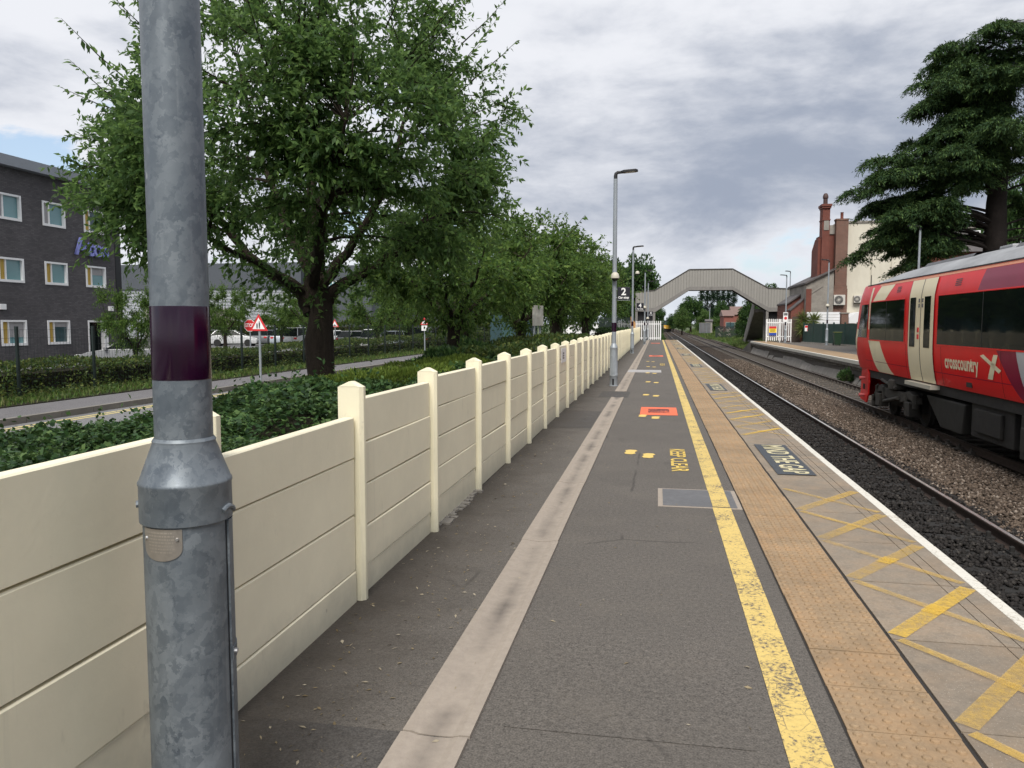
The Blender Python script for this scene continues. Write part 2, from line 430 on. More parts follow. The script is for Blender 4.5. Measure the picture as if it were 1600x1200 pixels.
M['bal_dark'] = m_ballast('oily_ballast', [(.008, .0075, .008), (.022, .02, .02), (.05, .045, .04)])
M['bal_brown'] = m_ballast('brown_ballast', [(.045, .032, .022), (.13, .095, .07), (.25, .2, .16)])
def m_stone(name, cols):
    t = NT(name); g = t.n('ShaderNodeNewGeometry'); r = g.outputs['Random Per Island']
    cr = t.n('ShaderNodeValToRGB'); t.l(r, cr.inputs[0]); e = cr.color_ramp.elements
    e[0].color = (*cols[0], 1); e[1].color = (*cols[2], 1); x = e.new(.85); x.color = (*cols[1], 1)
    t.bump(t.noise(60, 4), .3, .005)
    return t.done(t.mix(t.noise(40, 4), cr.outputs[0], t.mix(.5, cr.outputs[0], (.03, .025, .02))), .85, 0, .3)
M['st_dark'] = m_stone('dark_stones', [(.006, .0055, .006), (.021, .019, .019), (.06, .055, .05)])
M['st_brown'] = m_stone('brown_stones', [(.05, .036, .026), (.16, .118, .088), (.36, .3, .25)])
M['rail_side'] = mat('rusty_rail', (.05, .032, .024), .75, .3, .35, 9, .2)
M['rail_top'] = mat('polished_rail', (.80, .78, .75), .34, .9, .06, 5, 0)
M['rail_top2'] = mat('dull_rail', (.20, .17, .15), .4, .7, .2, 5, 0)
M['sleeper'] = mat('stained_sleeper', (.013, .012, .011), .85, 0, .4, 5, .5, 30)
M['sleeper2'] = mat('grey_sleeper', (.075, .065, .055), .85, 0, .4, 5, .5, 30)
M['conc'] = mat('old_concrete', (.27, .25, .225), .85, 0, .35, 2.2, .4, 30)
M['concdark'] = mat('stained_concrete', (.13, .118, .105), .85, 0, .45, 1.5, .4, 25)
M['conc2'] = mat('layered_stone_face', (.19, .175, .155), .9, 0, .5, 1.6, .6, 9, .2, .05)
M['kerb'] = mat('kerb_concrete', (.20, .185, .165), .85, 0, .3, 3, .3)
M['ylines'] = m_paint_on('faded_road_lines', (.62, .52, .22), (.17, .17, .175), .63)
M['glass_dark'] = mat('tinted_glass', (.006, .009, .009), .05, 0, .2, 2, 0, spec=.3)
M['glass_dark'].node_tree.nodes['Principled BSDF'].inputs['IOR'].default_value = 1.22
M['pane'] = mat('teal_glazing', (.16, .30, .32), .12, 0, .15, .7, 0, spec=.7)
M['pane2'] = mat('dim_glazing', (.05, .09, .10), .1, 0, .2, .7, 0, spec=.7)
M['ochre'] = mat('ochre_panel', (.50, .33, .06), .5, 0, .08)
def m_train(name, col):
    t = NT(name)
    z = t.sep()[2]                                                # metres above the rail
    d = t.math('MULTIPLY', t.ramp(t.math('ADD', z, t.math('MULTIPLY', t.noise(5, 6, .7, vec=t.co((1, .5, 2))), .5)), 1.72, 1.30), .35)
    run = t.math('MULTIPLY', t.ramp(t.noise(7, 5, .7, vec=t.co((1, 1, .06))), .58, .74), .09)
    c = t.mix(t.ramp(t.noise(1.2, 4), .35, .7), dk(col, .93), dk(col, 1.04))
    c = t.mix(t.math('MAXIMUM', d, run), c, t.mix(.35, (.10, .075, .06), col))
    return t.done(c, t.math('ADD', t.math('MULTIPLY', d, .35), .33), 0, .2)
M['t_red'] = m_train('train_red', (.80, .013, .014))
M['t_maroon'] = m_train('train_maroon', (.25, .008, .04))
M['t_pink'] = m_train('train_upper_maroon', (.28, .025, .065))
M['t_cream'] = m_train('train_cream', (.86, .76, .52))
M['t_silver'] = mat('train_silver', (.50, .51, .53), .35, .1, .06, 2)
M['t_orange'] = mat('train_orange_stripe', (.75, .27, .13), .4, 0, .08)
M['t_roof'] = (lambda t: (t.bump(t.noise(12, 4), .08, .01), t.done(t.mix(t.ramp(t.noise(1.6, 6, .7, vec=t.co((1, .5, 1))), .35, .7), (.21, .215, .225), (.36, .37, .385)), .5, .1, .4))[1])(NT('train_roof'))
M['t_under'] = mat('underframe_grime', (.022, .020, .018), .8, .1, .45, 5, .3, 30)
M['t_bogie'] = mat('bogie_grime', (.055, .05, .043), .75, .2, .6, 6, .4, 30)
M['t_face'] = mat('yellow_cab_end', (.80, .45, .06), .5, 0, .1)
M['bridge'] = m_bands('bridge_sheeting', (.265, .255, .235), (.18, .174, .162), 3.4, 0, .7, 0, .72, .95, .1)
M['bridge_b'] = mat('bridge_girder', (.20, .19, .18), .75, 0, .25, 1.2)
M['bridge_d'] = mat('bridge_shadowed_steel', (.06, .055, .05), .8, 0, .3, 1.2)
M['dbrick'] = m_brick('dark_grey_brick', (.085, .080, .086), (.145, .137, .142), (.065, .062, .065), 1, 'yz', .5)
M['rbrick_x'] = m_brick('red_brick', (.19, .05, .034), (.14, .038, .028), (.25, .16, .13), 1, 'xz')
M['rbrick_y'] = m_brick('red_brick_side', (.19, .05, .034), (.14, .038, .028), (.25, .16, .13), 1, 'yz')
M['obrick'] = m_brick('old_weathered_brick', (.21, .10, .072), (.145, .082, .062), (.25, .21, .18), 1, 'xz')
M['fbrick'] = mat('far_red_brick', (.22, .075, .058), .9, 0, .15, 1, 0)
M['render'] = (lambda t: (t.bump(t.noise(9, 5), .1, .01), t.done(t.mix(t.ramp(t.noise(.5, 6, .7, vec=t.co((1, 1, .4))), .4, .75), (.61, .58, .49), (.48, .45, .375)), .85, 0, .3))[1])(NT('cream_render'))
M['oldrender'] = (lambda t: (t.bump(t.noise(9, 5), .2, .02), t.done(t.mix(t.ramp(t.noise(.8, 7, .75), .38, .68), (.29, .27, .24), (.165, .15, .135)), .9, 0, .2))[1])(NT('peeling_render'))
M['slate'] = mat('roof_slate', (.085, .075, .075), .7, 0, .3, 3, .3, 14)
M['clad'] = m_bands('grey_ribbed_cladding', (.40, .42, .45), (.17, .18, .20), 3.0, 2, .45, .2, .6, .8, .1)
M['clad_d'] = mat('dark_cladding', (.085, .095, .11), .5, .2, .1, .5, 0)
M['fascia'] = mat('grey_fascia', (.24, .26, .29), .45, .2, .06, .4, 0)
M['logo'] = mat('lavender_letters', (.24, .26, .62), .4, 0, .06)
M['tyre'] = mat('tyre_rubber', (.015, .015, .015), .8)
M['marquee'] = mat('white_marquee', (.72, .73, .75), .6, 0, .06, 1, 0)
M['ac'] = mat('off_white_casing', (.52, .50, .46), .6, 0, .1, 3)
M['palm'] = leaf_mat('strap_leaves', [(.05, .08, .02), (.11, .15, .04), (.2, .22, .08)], .25)
# ------------------------------------------------------------------ sky and daylight
SUN_AZ, SUN_EL = R(178), R(50)                                   # azimuth clockwise from +Y: straight behind the camera
wd = bpy.data.worlds.new('World'); S.world = wd; wd.use_nodes = True
nt = wd.node_tree; bg = nt.nodes['Background']
def wn(t, **k):
    x = nt.nodes.new(t)
    for a, v in k.items(): setattr(x, a, v)
    return x
def wl(a, b): nt.links.new(a, b)
def wv(x, i, v):
    if isinstance(v, (int, float)): x.inputs[i].default_value = v
    elif isinstance(v, tuple): x.inputs[i].default_value = v if len(v) == len(x.inputs[i].default_value) else (*v, 1)
    else: wl(v, x.inputs[i])
def wm(op, a, b=0.):
    x = wn('ShaderNodeMath', operation=op); wv(x, 0, a); wv(x, 1, b); return x.outputs[0]
def wmix(f, a, b, mode='MIX'):
    x = wn('ShaderNodeMix', data_type='RGBA', blend_type=mode); wv(x, 0, f); wv(x, 6, a); wv(x, 7, b); return x.outputs[2]
def wr(f, a, b, c=0., d=1., smooth=True):
    x = wn('ShaderNodeMapRange', interpolation_type='SMOOTHSTEP' if smooth else 'LINEAR'); wv(x, 0, f); wv(x, 1, a); wv(x, 2, b); wv(x, 3, c); wv(x, 4, d); return x.outputs[0]
sky = wn('ShaderNodeTexSky', sky_type='NISHITA'); sky.sun_disc = False
sky.sun_elevation = SUN_EL; sky.sun_rotation = SUN_AZ; sky.air_density = 1.2; sky.dust_density = 1.5
tc = wn('ShaderNodeTexCoord')
sp = wn('ShaderNodeSeparateXYZ'); wl(tc.outputs['Generated'], sp.inputs[0])
zz = wm('ADD', wm('MAXIMUM', sp.outputs[2], 0.), .30)
cb = wn('ShaderNodeCombineXYZ'); wl(wm('DIVIDE', sp.outputs[0], zz), cb.inputs[0]); wl(wm('DIVIDE', sp.outputs[1], zz), cb.inputs[1])
def wnoise(scale, detail, rough, dist=0, loc=(0, 0, 0), st=(1, 1, 1)):
    mp = wn('ShaderNodeMapping'); mp.inputs['Location'].default_value = loc; mp.inputs['Scale'].default_value = st; wl(cb.outputs[0], mp.inputs[0])
    x = wn('ShaderNodeTexNoise'); x.inputs['Scale'].default_value = scale; x.inputs['Detail'].default_value = detail
    x.inputs['Roughness'].default_value = rough; x.inputs['Distortion'].default_value = dist; wl(mp.outputs[0], x.inputs['Vector']); return x.outputs['Fac']
def dnoise(scale, detail, rough, dist=0, loc=(0, 0, 0), zs=2.6):       # rounder heaps: noise over the direction itself, flattened
    mp = wn('ShaderNodeMapping'); mp.inputs['Location'].default_value = loc; mp.inputs['Scale'].default_value = (1, 1, zs); wl(tc.outputs['Generated'], mp.inputs[0])
    x = wn('ShaderNodeTexNoise'); x.inputs['Scale'].default_value = scale; x.inputs['Detail'].default_value = detail
    x.inputs['Roughness'].default_value = rough; x.inputs['Distortion'].default_value = dist; wl(mp.outputs[0], x.inputs['Vector']); return x.outputs['Fac']
big = wnoise(.55, 4, .5, .3, (3.1, 1.2, 0))
med = dnoise(3.4, 8, .56, .25, (.4, 7.3, .3))
fine = dnoise(8.5, 7, .6, .2, (5, 2, 1))
dens = wm('SUBTRACT', wm('ADD', wm('ADD', wm('MULTIPLY', big, .40), wm('MULTIPLY', med, 1.05)), wm('MULTIPLY', fine, .42)), .18)      # about .76 on average
el = sp.outputs[2]
left = wr(sp.outputs[0], -.75, .25, 1., 0.)
heavy = wm('ADD', wm('ADD', wr(el, .07, .17, -.06, .13), wr(el, .20, .36, 0., -.22)), wm('MULTIPLY', left, -.16))
shade = wr(wm('ADD', dens, heavy), .56, 1.02)
cloud = wmix(shade, SKY_BRIGHT, SKY_DARK)
gap = wr(wm('ADD', wm('ADD', dens, wr(el, .04, .22, -.05, .11)), wm('MULTIPLY', left, -.03)), .60, .70)
col = wmix(gap, wmix(.5, sky.outputs[0], SKY_BLUE), cloud)
glow = wr(el, .0, .11, 1., 0.)
col = wmix(wm('MULTIPLY', glow, .5), col, SKY_HORIZ)
wl(col, bg.inputs[0]); bg.inputs[1].default_value = .1
sd = bpy.data.lights.new('sun', 'SUN'); so = bpy.data.objects.new('sun', sd); COL.objects.link(so)
sd.energy = SUN_E; sd.angle = R(28); sd.color = (1, .955, .88)
sv = Vector((math.sin(SUN_AZ)*math.cos(SUN_EL), math.cos(SUN_AZ)*math.cos(SUN_EL), math.sin(SUN_EL)))
so.rotation_euler = sv.to_track_quat('Z', 'Y').to_euler()
so.location = sv*50
vs = S.view_settings; vs.view_transform = 'Standard'; vs.look = 'None'; vs.gamma = 1; vs.use_curve_mapping = False; vs.exposure = EXPO
S.cycles.max_bounces = 6; S.cycles.transparent_max_bounces = 12; S.cycles.caustics_reflective = False; S.cycles.caustics_refractive = False
S.cycles.use_adaptive_sampling = True; S.cycles.adaptive_threshold = .02
try: S.cycles.use_denoising = True
except Exception: pass

# ------------------------------------------------------------------ the setting
def sheet(name, x0, y0, x1, y1, z, m, kind='structure', th=None):
    b = MB()
    if th: b.box((x0, y0, z-th), (x1, y1, z))
    else: b.quad((x0, y0, z), (x1, y0, z), (x1, y1, z), (x0, y1, z))
    o = b.build(name, m); o['kind'] = kind
    return o
XW, XE = -1.75, 2.05                                              # wall face, platform edge
PEND = 81.
sheet('ground', -4000, -400, 4000, 9000, -1.5, M['field'])
b = MB(); b.box((-1.95, -4, -1.45), (1.90, PEND, 0)); o = b.build('platform', M['asphalt']); o['kind'] = 'structure'
b = MB().prism([(-1.95, PEND, 0), (-1.95, PEND+9, -1.1), (-1.95, PEND+9, -1.45), (-1.95, PEND, -1.45)], (3.8, 0, 0)); o = b.build('platform_ramp', M['conc']); o['kind'] = 'structure'
sheet('car_park', -75, -20, -15.3, 150, -.35, M['road'], th=.8)
sheet('road', -12.1, -20, -6.2, 150, -.27, M['road'], th=.9)
sheet('pavement', -13.8, -20, -12.24, 150, -.15, M['pave'], th=.9)
sheet('verge_soil', -15.29, -20, -13.81, 150, -.13, M['soil'], th=.9)
b = MB()
y = -20.
while y < 120: b.box((-12.23, y, -1), (-12.1, y+.905, -.14)); y += .915
o = b.build('kerb', M['kerb'], bevel=0); o['kind'] = 'structure'
b = MB()
y = -20.
while y < 120: b.box((-6.32, y, -1), (-6.19, y+.905, -.14)); y += .915
o = b.build('kerb', M['kerb']); o['kind'] = 'structure'
b = MB()
for x in (-11.78, -11.58): b.quad((x, -20, -.266), (x+.09, -20, -.266), (x+.09, 120, -.266), (x, 120, -.266))
o = b.build('double_yellow_road_lines', M['ylines']); o['kind'] = 'structure'
sheet('planting_bed', -6.18, -20, -1.96, 130, .12, M['soil'], th=1.)

# platform surface: drain channel, yellow line, tactile slabs, edge slabs
b = MB()
cuts = [0., 1.05, 2.87, 5.7, 7.9, 10.35, 12.6, 15.1, 17.5]
segs = [(cuts[i]+.006, cuts[i+1]-.006) for i in range(len(cuts)-1)]
segs[-1] = (15.106, 17.4)
y = 19.0
while y < 78: segs.append((y, y+2.36 if y < 24.5 else y+2.38)); y += 2.4
for (a, c) in segs:
    prof = [(-.995, .001), (-.995, .016), (-.955, .015), (-.925, .007), (-.855, .004), (-.785, .007), (-.755, .015), (-.715, .016), (-.715, .001)]
    j = random.uniform(-.004, .004)
    b.prism([(x+j, a, z) for x, z in prof], (0, c-a, 0))
o = b.build('drain_channel', M['drain']); o['kind'] = 'structure'
sheet('yellow_line', .515, -1, .675, PEND, .004, M['yellow'])
sheet('asphalt_patch', -1.74, 1.0, -1.0, 2.88, .003, M['asphalt_patch'])
sheet('asphalt_patch', -1.3, 17.44, -.62, 19.0, .003, M['asphalt_patch'])
sheet('asphalt_patch', -1.7, 12.2, -1.02, 14.6, .003, M['asphalt_patch'])
sheet('asphalt_patch', -.6, 3.0, .40, 3.9, .0025, M['asphalt'])
sheet('joint_bed', .775, -1, 1.95, PEND, .002, M['joint'])
b = MB()
n = int((PEND+.4)/.4)
for k in range(-2, n):
    y = k*.4+.02; j = random.uniform(-.003, .003); z = .011+random.uniform(-.002, .002)
    b.box((.785+j, y+.004, -.02), (1.215+j, y+.396, z))
    if y < 36:
        st = 12 if y < 9 else 6
        for i in range(6):
            for q in range(6):
                cx, cy = .82+j+i*.072, y+.033+q*.0667
                if y < 9: b.lathe([(.021, z-.001), (.0175, z+.0065), (.011, z+.0095)], (cx, cy, 0), 9)
                else: b.lathe([(.016, z-.001), (.010, z+.006)], (cx, cy, 0), 5)
o = b.build('tactile_paving', M['tactile']); o['kind'] = 'structure'
b = MB(); bw = MB()
y = .47-.94*2
while y < PEND-.5:
    j = random.uniform(-.004, .004); z = .011+random.uniform(-.002, .002)
    x0, x1 = 1.236+j*.5, 1.968
    y1 = min(y+.927, PEND)
    for (a, c) in ((x0, 1.775), (1.781, 1.85), (1.856, x1)): b.box((a, y, -.10), (c, y1, z))      # two grooves near the edge
    b.box((x0+.01, y+.002, -.11), (x1-.002, y1-.002, z-.006))
    bw.box((x1+.001, y+.002, -.10), (2.05+j, y1-.002, z+.001))
    y += .94
o = b.build('edge_paving', M['slab']); o['kind'] = 'structure'
o = bw.build('white_platform_edge', M['white'], bevel=.006); o['kind'] = 'structure'
b = MB().box((1.70, -4, -1.45), (1.93, PEND-.01, -.115)); o = b.build('platform_face', M['concdark']); o['kind'] = 'structure'
# worn hatching: one X on every slab except under the lettered panels
b = MB(); b2 = MB()
gaps = [(8.72, 10.86), (19.55, 21.7), (30.3, 32.4), (41., 43.1), (51.8, 53.9), (62.6, 64.7), (73.4, 75.5)]
def bar(bb, p, q, w, z):
    d = Vector((q[0]-p[0], q[1]-p[1], 0)).normalized(); s = Vector((-d.y, d.x, 0))*w/2
    P, Q = Vector((*p, z)), Vector((*q, z))
    bb.quad(P-s, P+s, Q+s, Q-s)
y = .47-.94*2
while y < PEND-1:
    if not any(a-.5 < y+.47 < c+.5 for a, c in gaps):
        bar(b2 if random.random() < (.22 if y < 11 else .7) else b, (1.27, y+.04), (1.93, y+.90), .095, .0165)
        bar(b, (1.27, y+.92), (1.93, y+.05), .06, .0175)
        if random.random() < .8: bar(b2, (1.55, y+.41), (1.65, y+.54), .10, .0185)
    y += .94
o = b.build('yellow_hatching', M['yel_x']); o['kind'] = 'structure'
o = b2.build('bright_yellow_hatching', M['yel_x2']); o['kind'] = 'structure'

# floor lettering and stickers
where = ['nearest the camera', 'second along the platform edge', 'third along the platform edge', 'fourth along the platform edge', 'fifth along the platform edge', 'sixth along the platform edge', 'farthest along the platform edge']
for i, (a, c) in enumerate(gaps):
    r = root('mind_the_gap_panel', 'worn dark floor panel with cream gap warning letters, ' + where[i], 'floor marking', (1.33, a, .0195), 'gap warning panels on the platform edge')
    MB().quad((1.32, a, .0195), (1.73, a, .0195), (1.73, c, .0195), (1.32, c, .0195)).build('panel', M['gap_panel'], r)
    place_text('lettering', 'MIND THE GAP', .37, M['gap_letters'], (1.525, (a+c)/2, .0225), (0, -1, 0), (1, 0, 0), r, 0, .006, .80)
r = root('keep_clear_marking', 'yellow KEEP CLEAR letters painted beside the yellow line', 'floor marking', (.27, 9.55, .004))
place_text('lettering', 'KEEP CLEAR', .27, M['letter_yel'], (.27, 9.55, .005), (0, -1, 0), (1, 0, 0), r, 0, .004, 1.08)
r = root('keep_clear_marking', 'distant small yellow square of floor lettering beside a pair of footprints', 'floor marking', (.2, 32., .004))
place_text('lettering', 'KEEP CLEAR', .27, M['letter_yel'], (.22, 32., .005), (0, -1, 0), (1, 0, 0), r, 0, .004, 1.08)
def foot():
    pts = [(-.06, -.17), (.02, -.19), (.07, -.12), (.055, 0), (.09, .10), (.06, .18), (-.02, .19), (-.08, .12), (-.06, .02), (-.085, -.09)]
    return pts
fw = ['before the floor letters, nearest the camera', 'just before the first orange sticker', 'just past the first orange sticker', 'level with the lamp post', 'beyond the lamp post, before the pale strip', 'past the pale floor strip', 'nearest the second orange sticker']
fp = [(-.2, 9.87), (-.12, 13.9), (-.12, 18.1), (-.12, 22.2), (-.18, 26.3), (-.21, 30.2), (-.27, 34.4)]
for i, (x, y) in enumerate(fp):
    r = root('footprint_marking', 'pair of yellow footprints stuck on the asphalt, ' + fw[i], 'floor marking', (x, y, .004), 'yellow footprints along the platform')
    for s in (-1, 1):
        b = MB(); b.quad(*[(x+s*.115+px*.95, y-s*.12+py*.95, .005) for px, py in foot()]); b.build('footprint', M['foot'], r)
ow = ['nearest, before the lamp post', 'second, far along the platform', 'farthest, by the white picket fence']
for i, (x0, y0, x1, y1) in enumerate([(-.29, 14.2, .39, 15.5), (-.39, 39.9, .32, 41.2), (-.5, 66.5, .25, 68.)]):
    r = root('floor_sticker', 'orange floor sticker with dark worn print, ' + ow[i], 'floor sticker', (x0, y0, .004), 'orange floor stickers')
    MB().box((x0, y0, .001), (x1, y1, .005)).build('sheet', M['orange'], r)
    b = MB()
    b.quad((x0+.14, y0+.3, .0065), (x0+.54, y0+.3, .0065), (x0+.54, y0+1.0, .0065), (x0+.14, y0+1.0, .0065))
    b.build('print', M['print'], r)
r = root('access_cover', 'rectangular grey steel cover set across the yellow line', 'manhole cover', (.42, 7.4, 0))
MB().box((.03, 7.04, -.02), (.775, 7.82, .0035)).build('frame', M['drain'], r)
MB().box((.075, 7.075, -.02), (.735, 7.785, .0065)).build('plate', M['cover'], r)
b = MB(); b.quad((.518, 7.08, .0095), (.672, 7.08, .0095), (.672, 7.78, .0095), (.518, 7.78, .0095)); b.build('painted_line', M['yellow'], r)
r = root('threshold_strip', 'pale grey strip laid across the platform past the lamp post', 'floor strip', (-.4, 27.2, 0))
MB().box((-.98, 26.6, .001), (.16, 27.9, .018)).build('strip', M['greystrip'], r)

# ------------------------------------------------------------------ concrete post and panel wall
r = root('concrete_wall', 'long cream painted concrete post and panel wall beside the platform', 'wall', (XW, 0, 0))
def bay(y0, y1, edges, seed):
    rr = random.Random(seed); b = MB()
    z = -.12
    for e in edges:
        j = rr.uniform(-.006, .006)
        x0, x1 = XW-.055, XW+j
        zt = e-.006
        b.prism([(x0, y0+.004, z), (x1-.010, y0+.004, z), (x1, y0+.004, z+.006), (x1, y0+.004, zt-.006), (x1-.007, y0+.004, zt), (x0, y0+.004, zt)], (0, y1-y0-.008, rr.uniform(-.006, .006)))
        z = e
    return b
def post(y, top, tilt=0, seed=0):
    b = MB(); x0, x1 = XW-.105, XW+.05; w = .036
    tl = tilt
    ring = lambda z, k=1.: [(x0, y-w*k+tl*z, z), (x1-.022, y-w*k+tl*z, z), (x1, y-w*k+.02+tl*z, z), (x1, y+w*k-.02+tl*z, z), (x1-.022, y+w*k+tl*z, z), (x0, y+w*k+tl*z, z)]
    b.loft([ring(-.12), ring(top-.03)], cap=False)
    tp = ring(top-.03); xm = (x0+x1)/2
    t2 = [(xm+(p[0]-xm)*.14, y+(p[1]-y)*.86+tl*.02, top+.002) for p in tp]
    b.loft([tp, t2])
    return b
tops = {-2: [.29, .61, .93, 1.25], -1: [.29, .61, .93, 1.25], 0: [.19, .53, .87, 1.12], 1: [.17, .42, .68, .94, 1.215]}
Y0 = 2.75
proto = None
for k in range(-2, 50):
    ya, yb = Y0+1.55*k+.05, Y0+1.55*(k+1)-.05
    if k < 6:
        e = tops.get(k) or [.0, .24, .49, .74, .99, 1.245]
        bay(ya, yb, e, k).build('panel', M['wall'], r)
    else:
        if proto is None: proto = bay(0, 1.45, [.0, .24, .49, .74, .99, 1.245], 99).build('panel', M['wall'], r); o = proto
        else:
            o = proto.copy(); COL.objects.link(o); o.parent = r
        o.location = (0, ya, random.uniform(-.012, .012))
pproto = None
for k in range(-2, 51):
    y = Y0+1.55*k
    t = {0: 1.33, 1: 1.315, 2: 1.31, -1: 1.33, -2: 1.33}.get(k, 1.325)
    if k < 8: post(y, t+random.uniform(-.006, .006), {3: .012, 1: .004}.get(k, random.uniform(-.006, .006)), k).build('post', M['wallpost'], r, bevel=.004)
    else:
        if pproto is None: pproto = post(0, 1.325).build('post', M['wallpost'], r); o = pproto
        else:
            o = pproto.copy(); COL.objects.link(o); o.parent = r
        o.location = (0, y, random.uniform(-.015, .015))
t = root('wall_notice', 'white paper notice fixed to the cream wall', 'notice', (XW, 14.55, 1.1))
MB().box((XW+.006, 14.2, .93), (XW+.012, 14.95, 1.2)).build('sheet', M['white_p'], t)
b = MB()
for k in range(3): b.box((XW+.012, 14.42, 1.0+k*.045), (XW+.0135, 14.62, 1.03+k*.045))
b.build('print', M['cover'], t)
# broken mortar strip at the wall foot
b = MB()
for k in range(26):
    y = 5.95+k*.055; w = random.uniform(.01, .09)
    b.box((XW-.02, y, 0), (XW+w, y+.06, random.uniform(.006, .022)))
o = b.build('mortar_strip', M['kerb']); o['kind'] = 'structure'

# ------------------------------------------------------------------ railway
BZ = -1.10
sheet('track_bed', 1.94, -10, 8.9, 78, BZ, M['bal_dark'])
b = MB().prism([(4.55, -10, BZ+.004), (4.9, -10, BZ+.075), (6.0, -10, BZ+.085), (6.3, -10, BZ+.004)], (0, 500, 0)); o = b.build('ballast_bank', M['bal_brown']); o['kind'] = 'structure'
sheet('ballast_shoulder', 6.1, 5, 8.9, 78, BZ+.006, M['bal_brown'])
b = MB().quad((-2.5, 78, BZ-.004), (12.5, 78, BZ-.004), (12.5, 900, BZ-.004), (-2.5, 900, BZ-.004)); o = b.build('track_bed', M['bal_brown']); o['kind'] = 'structure'
RZ = -.90
def rail_sec(x, h=.155):
    z = RZ
    return [(x-.07, z-h), (x+.07, z-h), (x+.07, z-h+.012), (x+.011, z-h+.035), (x+.011, z-.045), (x+.034, z-.035), (x+.034, z-.006), (x+.026, z), (x-.026, z), (x-.034, z-.006), (x-.034, z-.035), (x-.011, z-.045), (x-.011, z-h+.035), (x-.07, z-h+.012)]
def track(xc, label, ys, ye, nfar, msl, topm):
    r = root('railway_track', label, 'railway track', (xc, 0, BZ), 'railway tracks')
    for s in (-1, 1):
        x = xc+s*.7525
        o = MB().prism([(px, -8, pz) for px, pz in rail_sec(x)], (0, 560, 0)).build('rail', M['rail_side'], r)
        MB().quad((x-.027, -8, RZ+.002), (x+.027, -8, RZ+.002), (x+.027, 552, RZ+.002), (x-.027, 552, RZ+.002)).build('running_surface', topm[s], o)
    def sl(y, chairs=True):
        b = MB(); z = BZ+.055
        b.prism([(xc-1.27, y-.13, BZ-.05), (xc-1.27, y+.13, BZ-.05), (xc-1.27, y+.115, z), (xc-1.27, y-.115, z)], (2.54, 0, 0))
        return b
    def ch(y):
        b = MB(); z = BZ+.055
        for s in (-1, 1):
            for q in (-1, 1):
                x = xc+s*.7525+q*.095
                b.box((x-.05, y-.075, z-.01), (x+.05, y+.075, z+.03))
                b.lathe([(.034, 0), (.03, .055), (.012, .068)], (x+q*.012, y, z+.03), 8)
        return b
    b = sl(ys); q = ch(ys); b.add(q.v, q.f); p = b.build('sleeper', msl, r)
    for k in range(1, 98):
        o = p.copy(); COL.objects.link(o); o.parent = r; o.location = (0, k*.66, random.uniform(-.006, .004))
    b = MB()
    for k in range(98, 98+nfar):
        s = sl(ys+k*.66); b.add(s.v, s.f)
    o = b.build('far_sleepers', msl, r); o['kind'] = 'stuff'
track(3.50, 'near railway track with bright rail head and black oily ballast', 5.2, 70, 160, M['sleeper'], {-1: M['rail_top2'], 1: M['rail_top']})
track(7.38, 'far railway track carrying the red train', 17.5, 82, 160, M['sleeper2'], {-1: M['rail_top2'], 1: M['rail_top2']})
# loose stones, most of them nearest the camera
def stones(name, areas, m, seed):
    g = np.random.default_rng(seed); C = []; T = []; off = 0
    base = np.array([[1, 0, 0], [0, 1, 0], [-1, 0, 0], [0, -1, 0], [.1, .1, .8], [0, 0, -.8]])
    tr = np.array([[0, 1, 4], [1, 2, 4], [2, 3, 4], [3, 0, 4], [1, 0, 5], [2, 1, 5], [3, 2, 5], [0, 3, 5]])
    for (x0, x1, y0, y1, n, s0, s1, zf) in areas:
        u = g.random(n)**1.45
        P = np.stack([g.uniform(x0, x1, n), y0+(y1-y0)*u, np.zeros(n)], 1)
        P[:, 2] = zf(P[:, 0], P[:, 1])+g.uniform(-.012, .02, n)
        keep = np.ones(n, bool)
        for xr in (2.7475, 4.2525, 6.6275, 8.1325): keep &= np.abs(P[:, 0]-xr) > .085
        P = P[keep]; n = len(P)
        sc = g.uniform(s0, s1, n)[:, None, None]
        V = base[None]*g.uniform(.6, 1.25, (n, 6, 3))*sc
        a = g.uniform(0, 6.28, n); e = g.uniform(-.9, .9, n)
        ca, sa, ce, se = np.cos(a), np.sin(a), np.cos(e), np.sin(e)
        x = V[..., 0]*ca[:, None]-V[..., 1]*sa[:, None]; y = V[..., 0]*sa[:, None]+V[..., 1]*ca[:, None]; z = V[..., 2]
        y2 = y*ce[:, None]-z*se[:, None]; z2 = y*se[:, None]+z*ce[:, None]
        V = np.stack([x, y2, z2], 2)+P[:, None, :]
        C.append(V.reshape(-1, 3)); T.append((tr[None]+(np.arange(n)*6)[:, None, None]+off).reshape(-1, 3)); off += n*6
    o = link(name, tris_mesh(name, np.concatenate(C), np.concatenate(T)), m); o['kind'] = 'stuff'
def z_sl(x, y):                                                   # between the sleepers the stones lie a little lower than on the shoulder
    k = ((y-5.2)/.66) % 1.
    d = np.minimum(k, 1-k)*.66
    return np.where(d < .125, np.where(np.sin(x*991.7+y*777.3) > .5, BZ+.058, BZ+.01), BZ+.05)
stones('dark_gravel', [(2.1, 4.75, 5.2, 26, 30000, .022, .042, z_sl), (2.0, 4.7, 20, 50, 9000, .03, .05, z_sl)], M['st_dark'], 1)
zb = lambda x, y: BZ+np.interp(x, [4.4, 4.9, 6.0, 6.5], [.01, .085, .09, .01])
stones('brown_gravel', [(4.45, 6.5, 7.5, 30, 30000, .02, .042, zb), (4.5, 6.5, 24, 60, 9000, .03, .05, zb), (6.7, 8.7, 24, 45, 5000, .025, .045, lambda x, y: BZ+.0*x+np.where((np.abs(((y-17.5)/.66) % 1.-.5) > .27), -.06, .02))], M['st_brown'], 2)

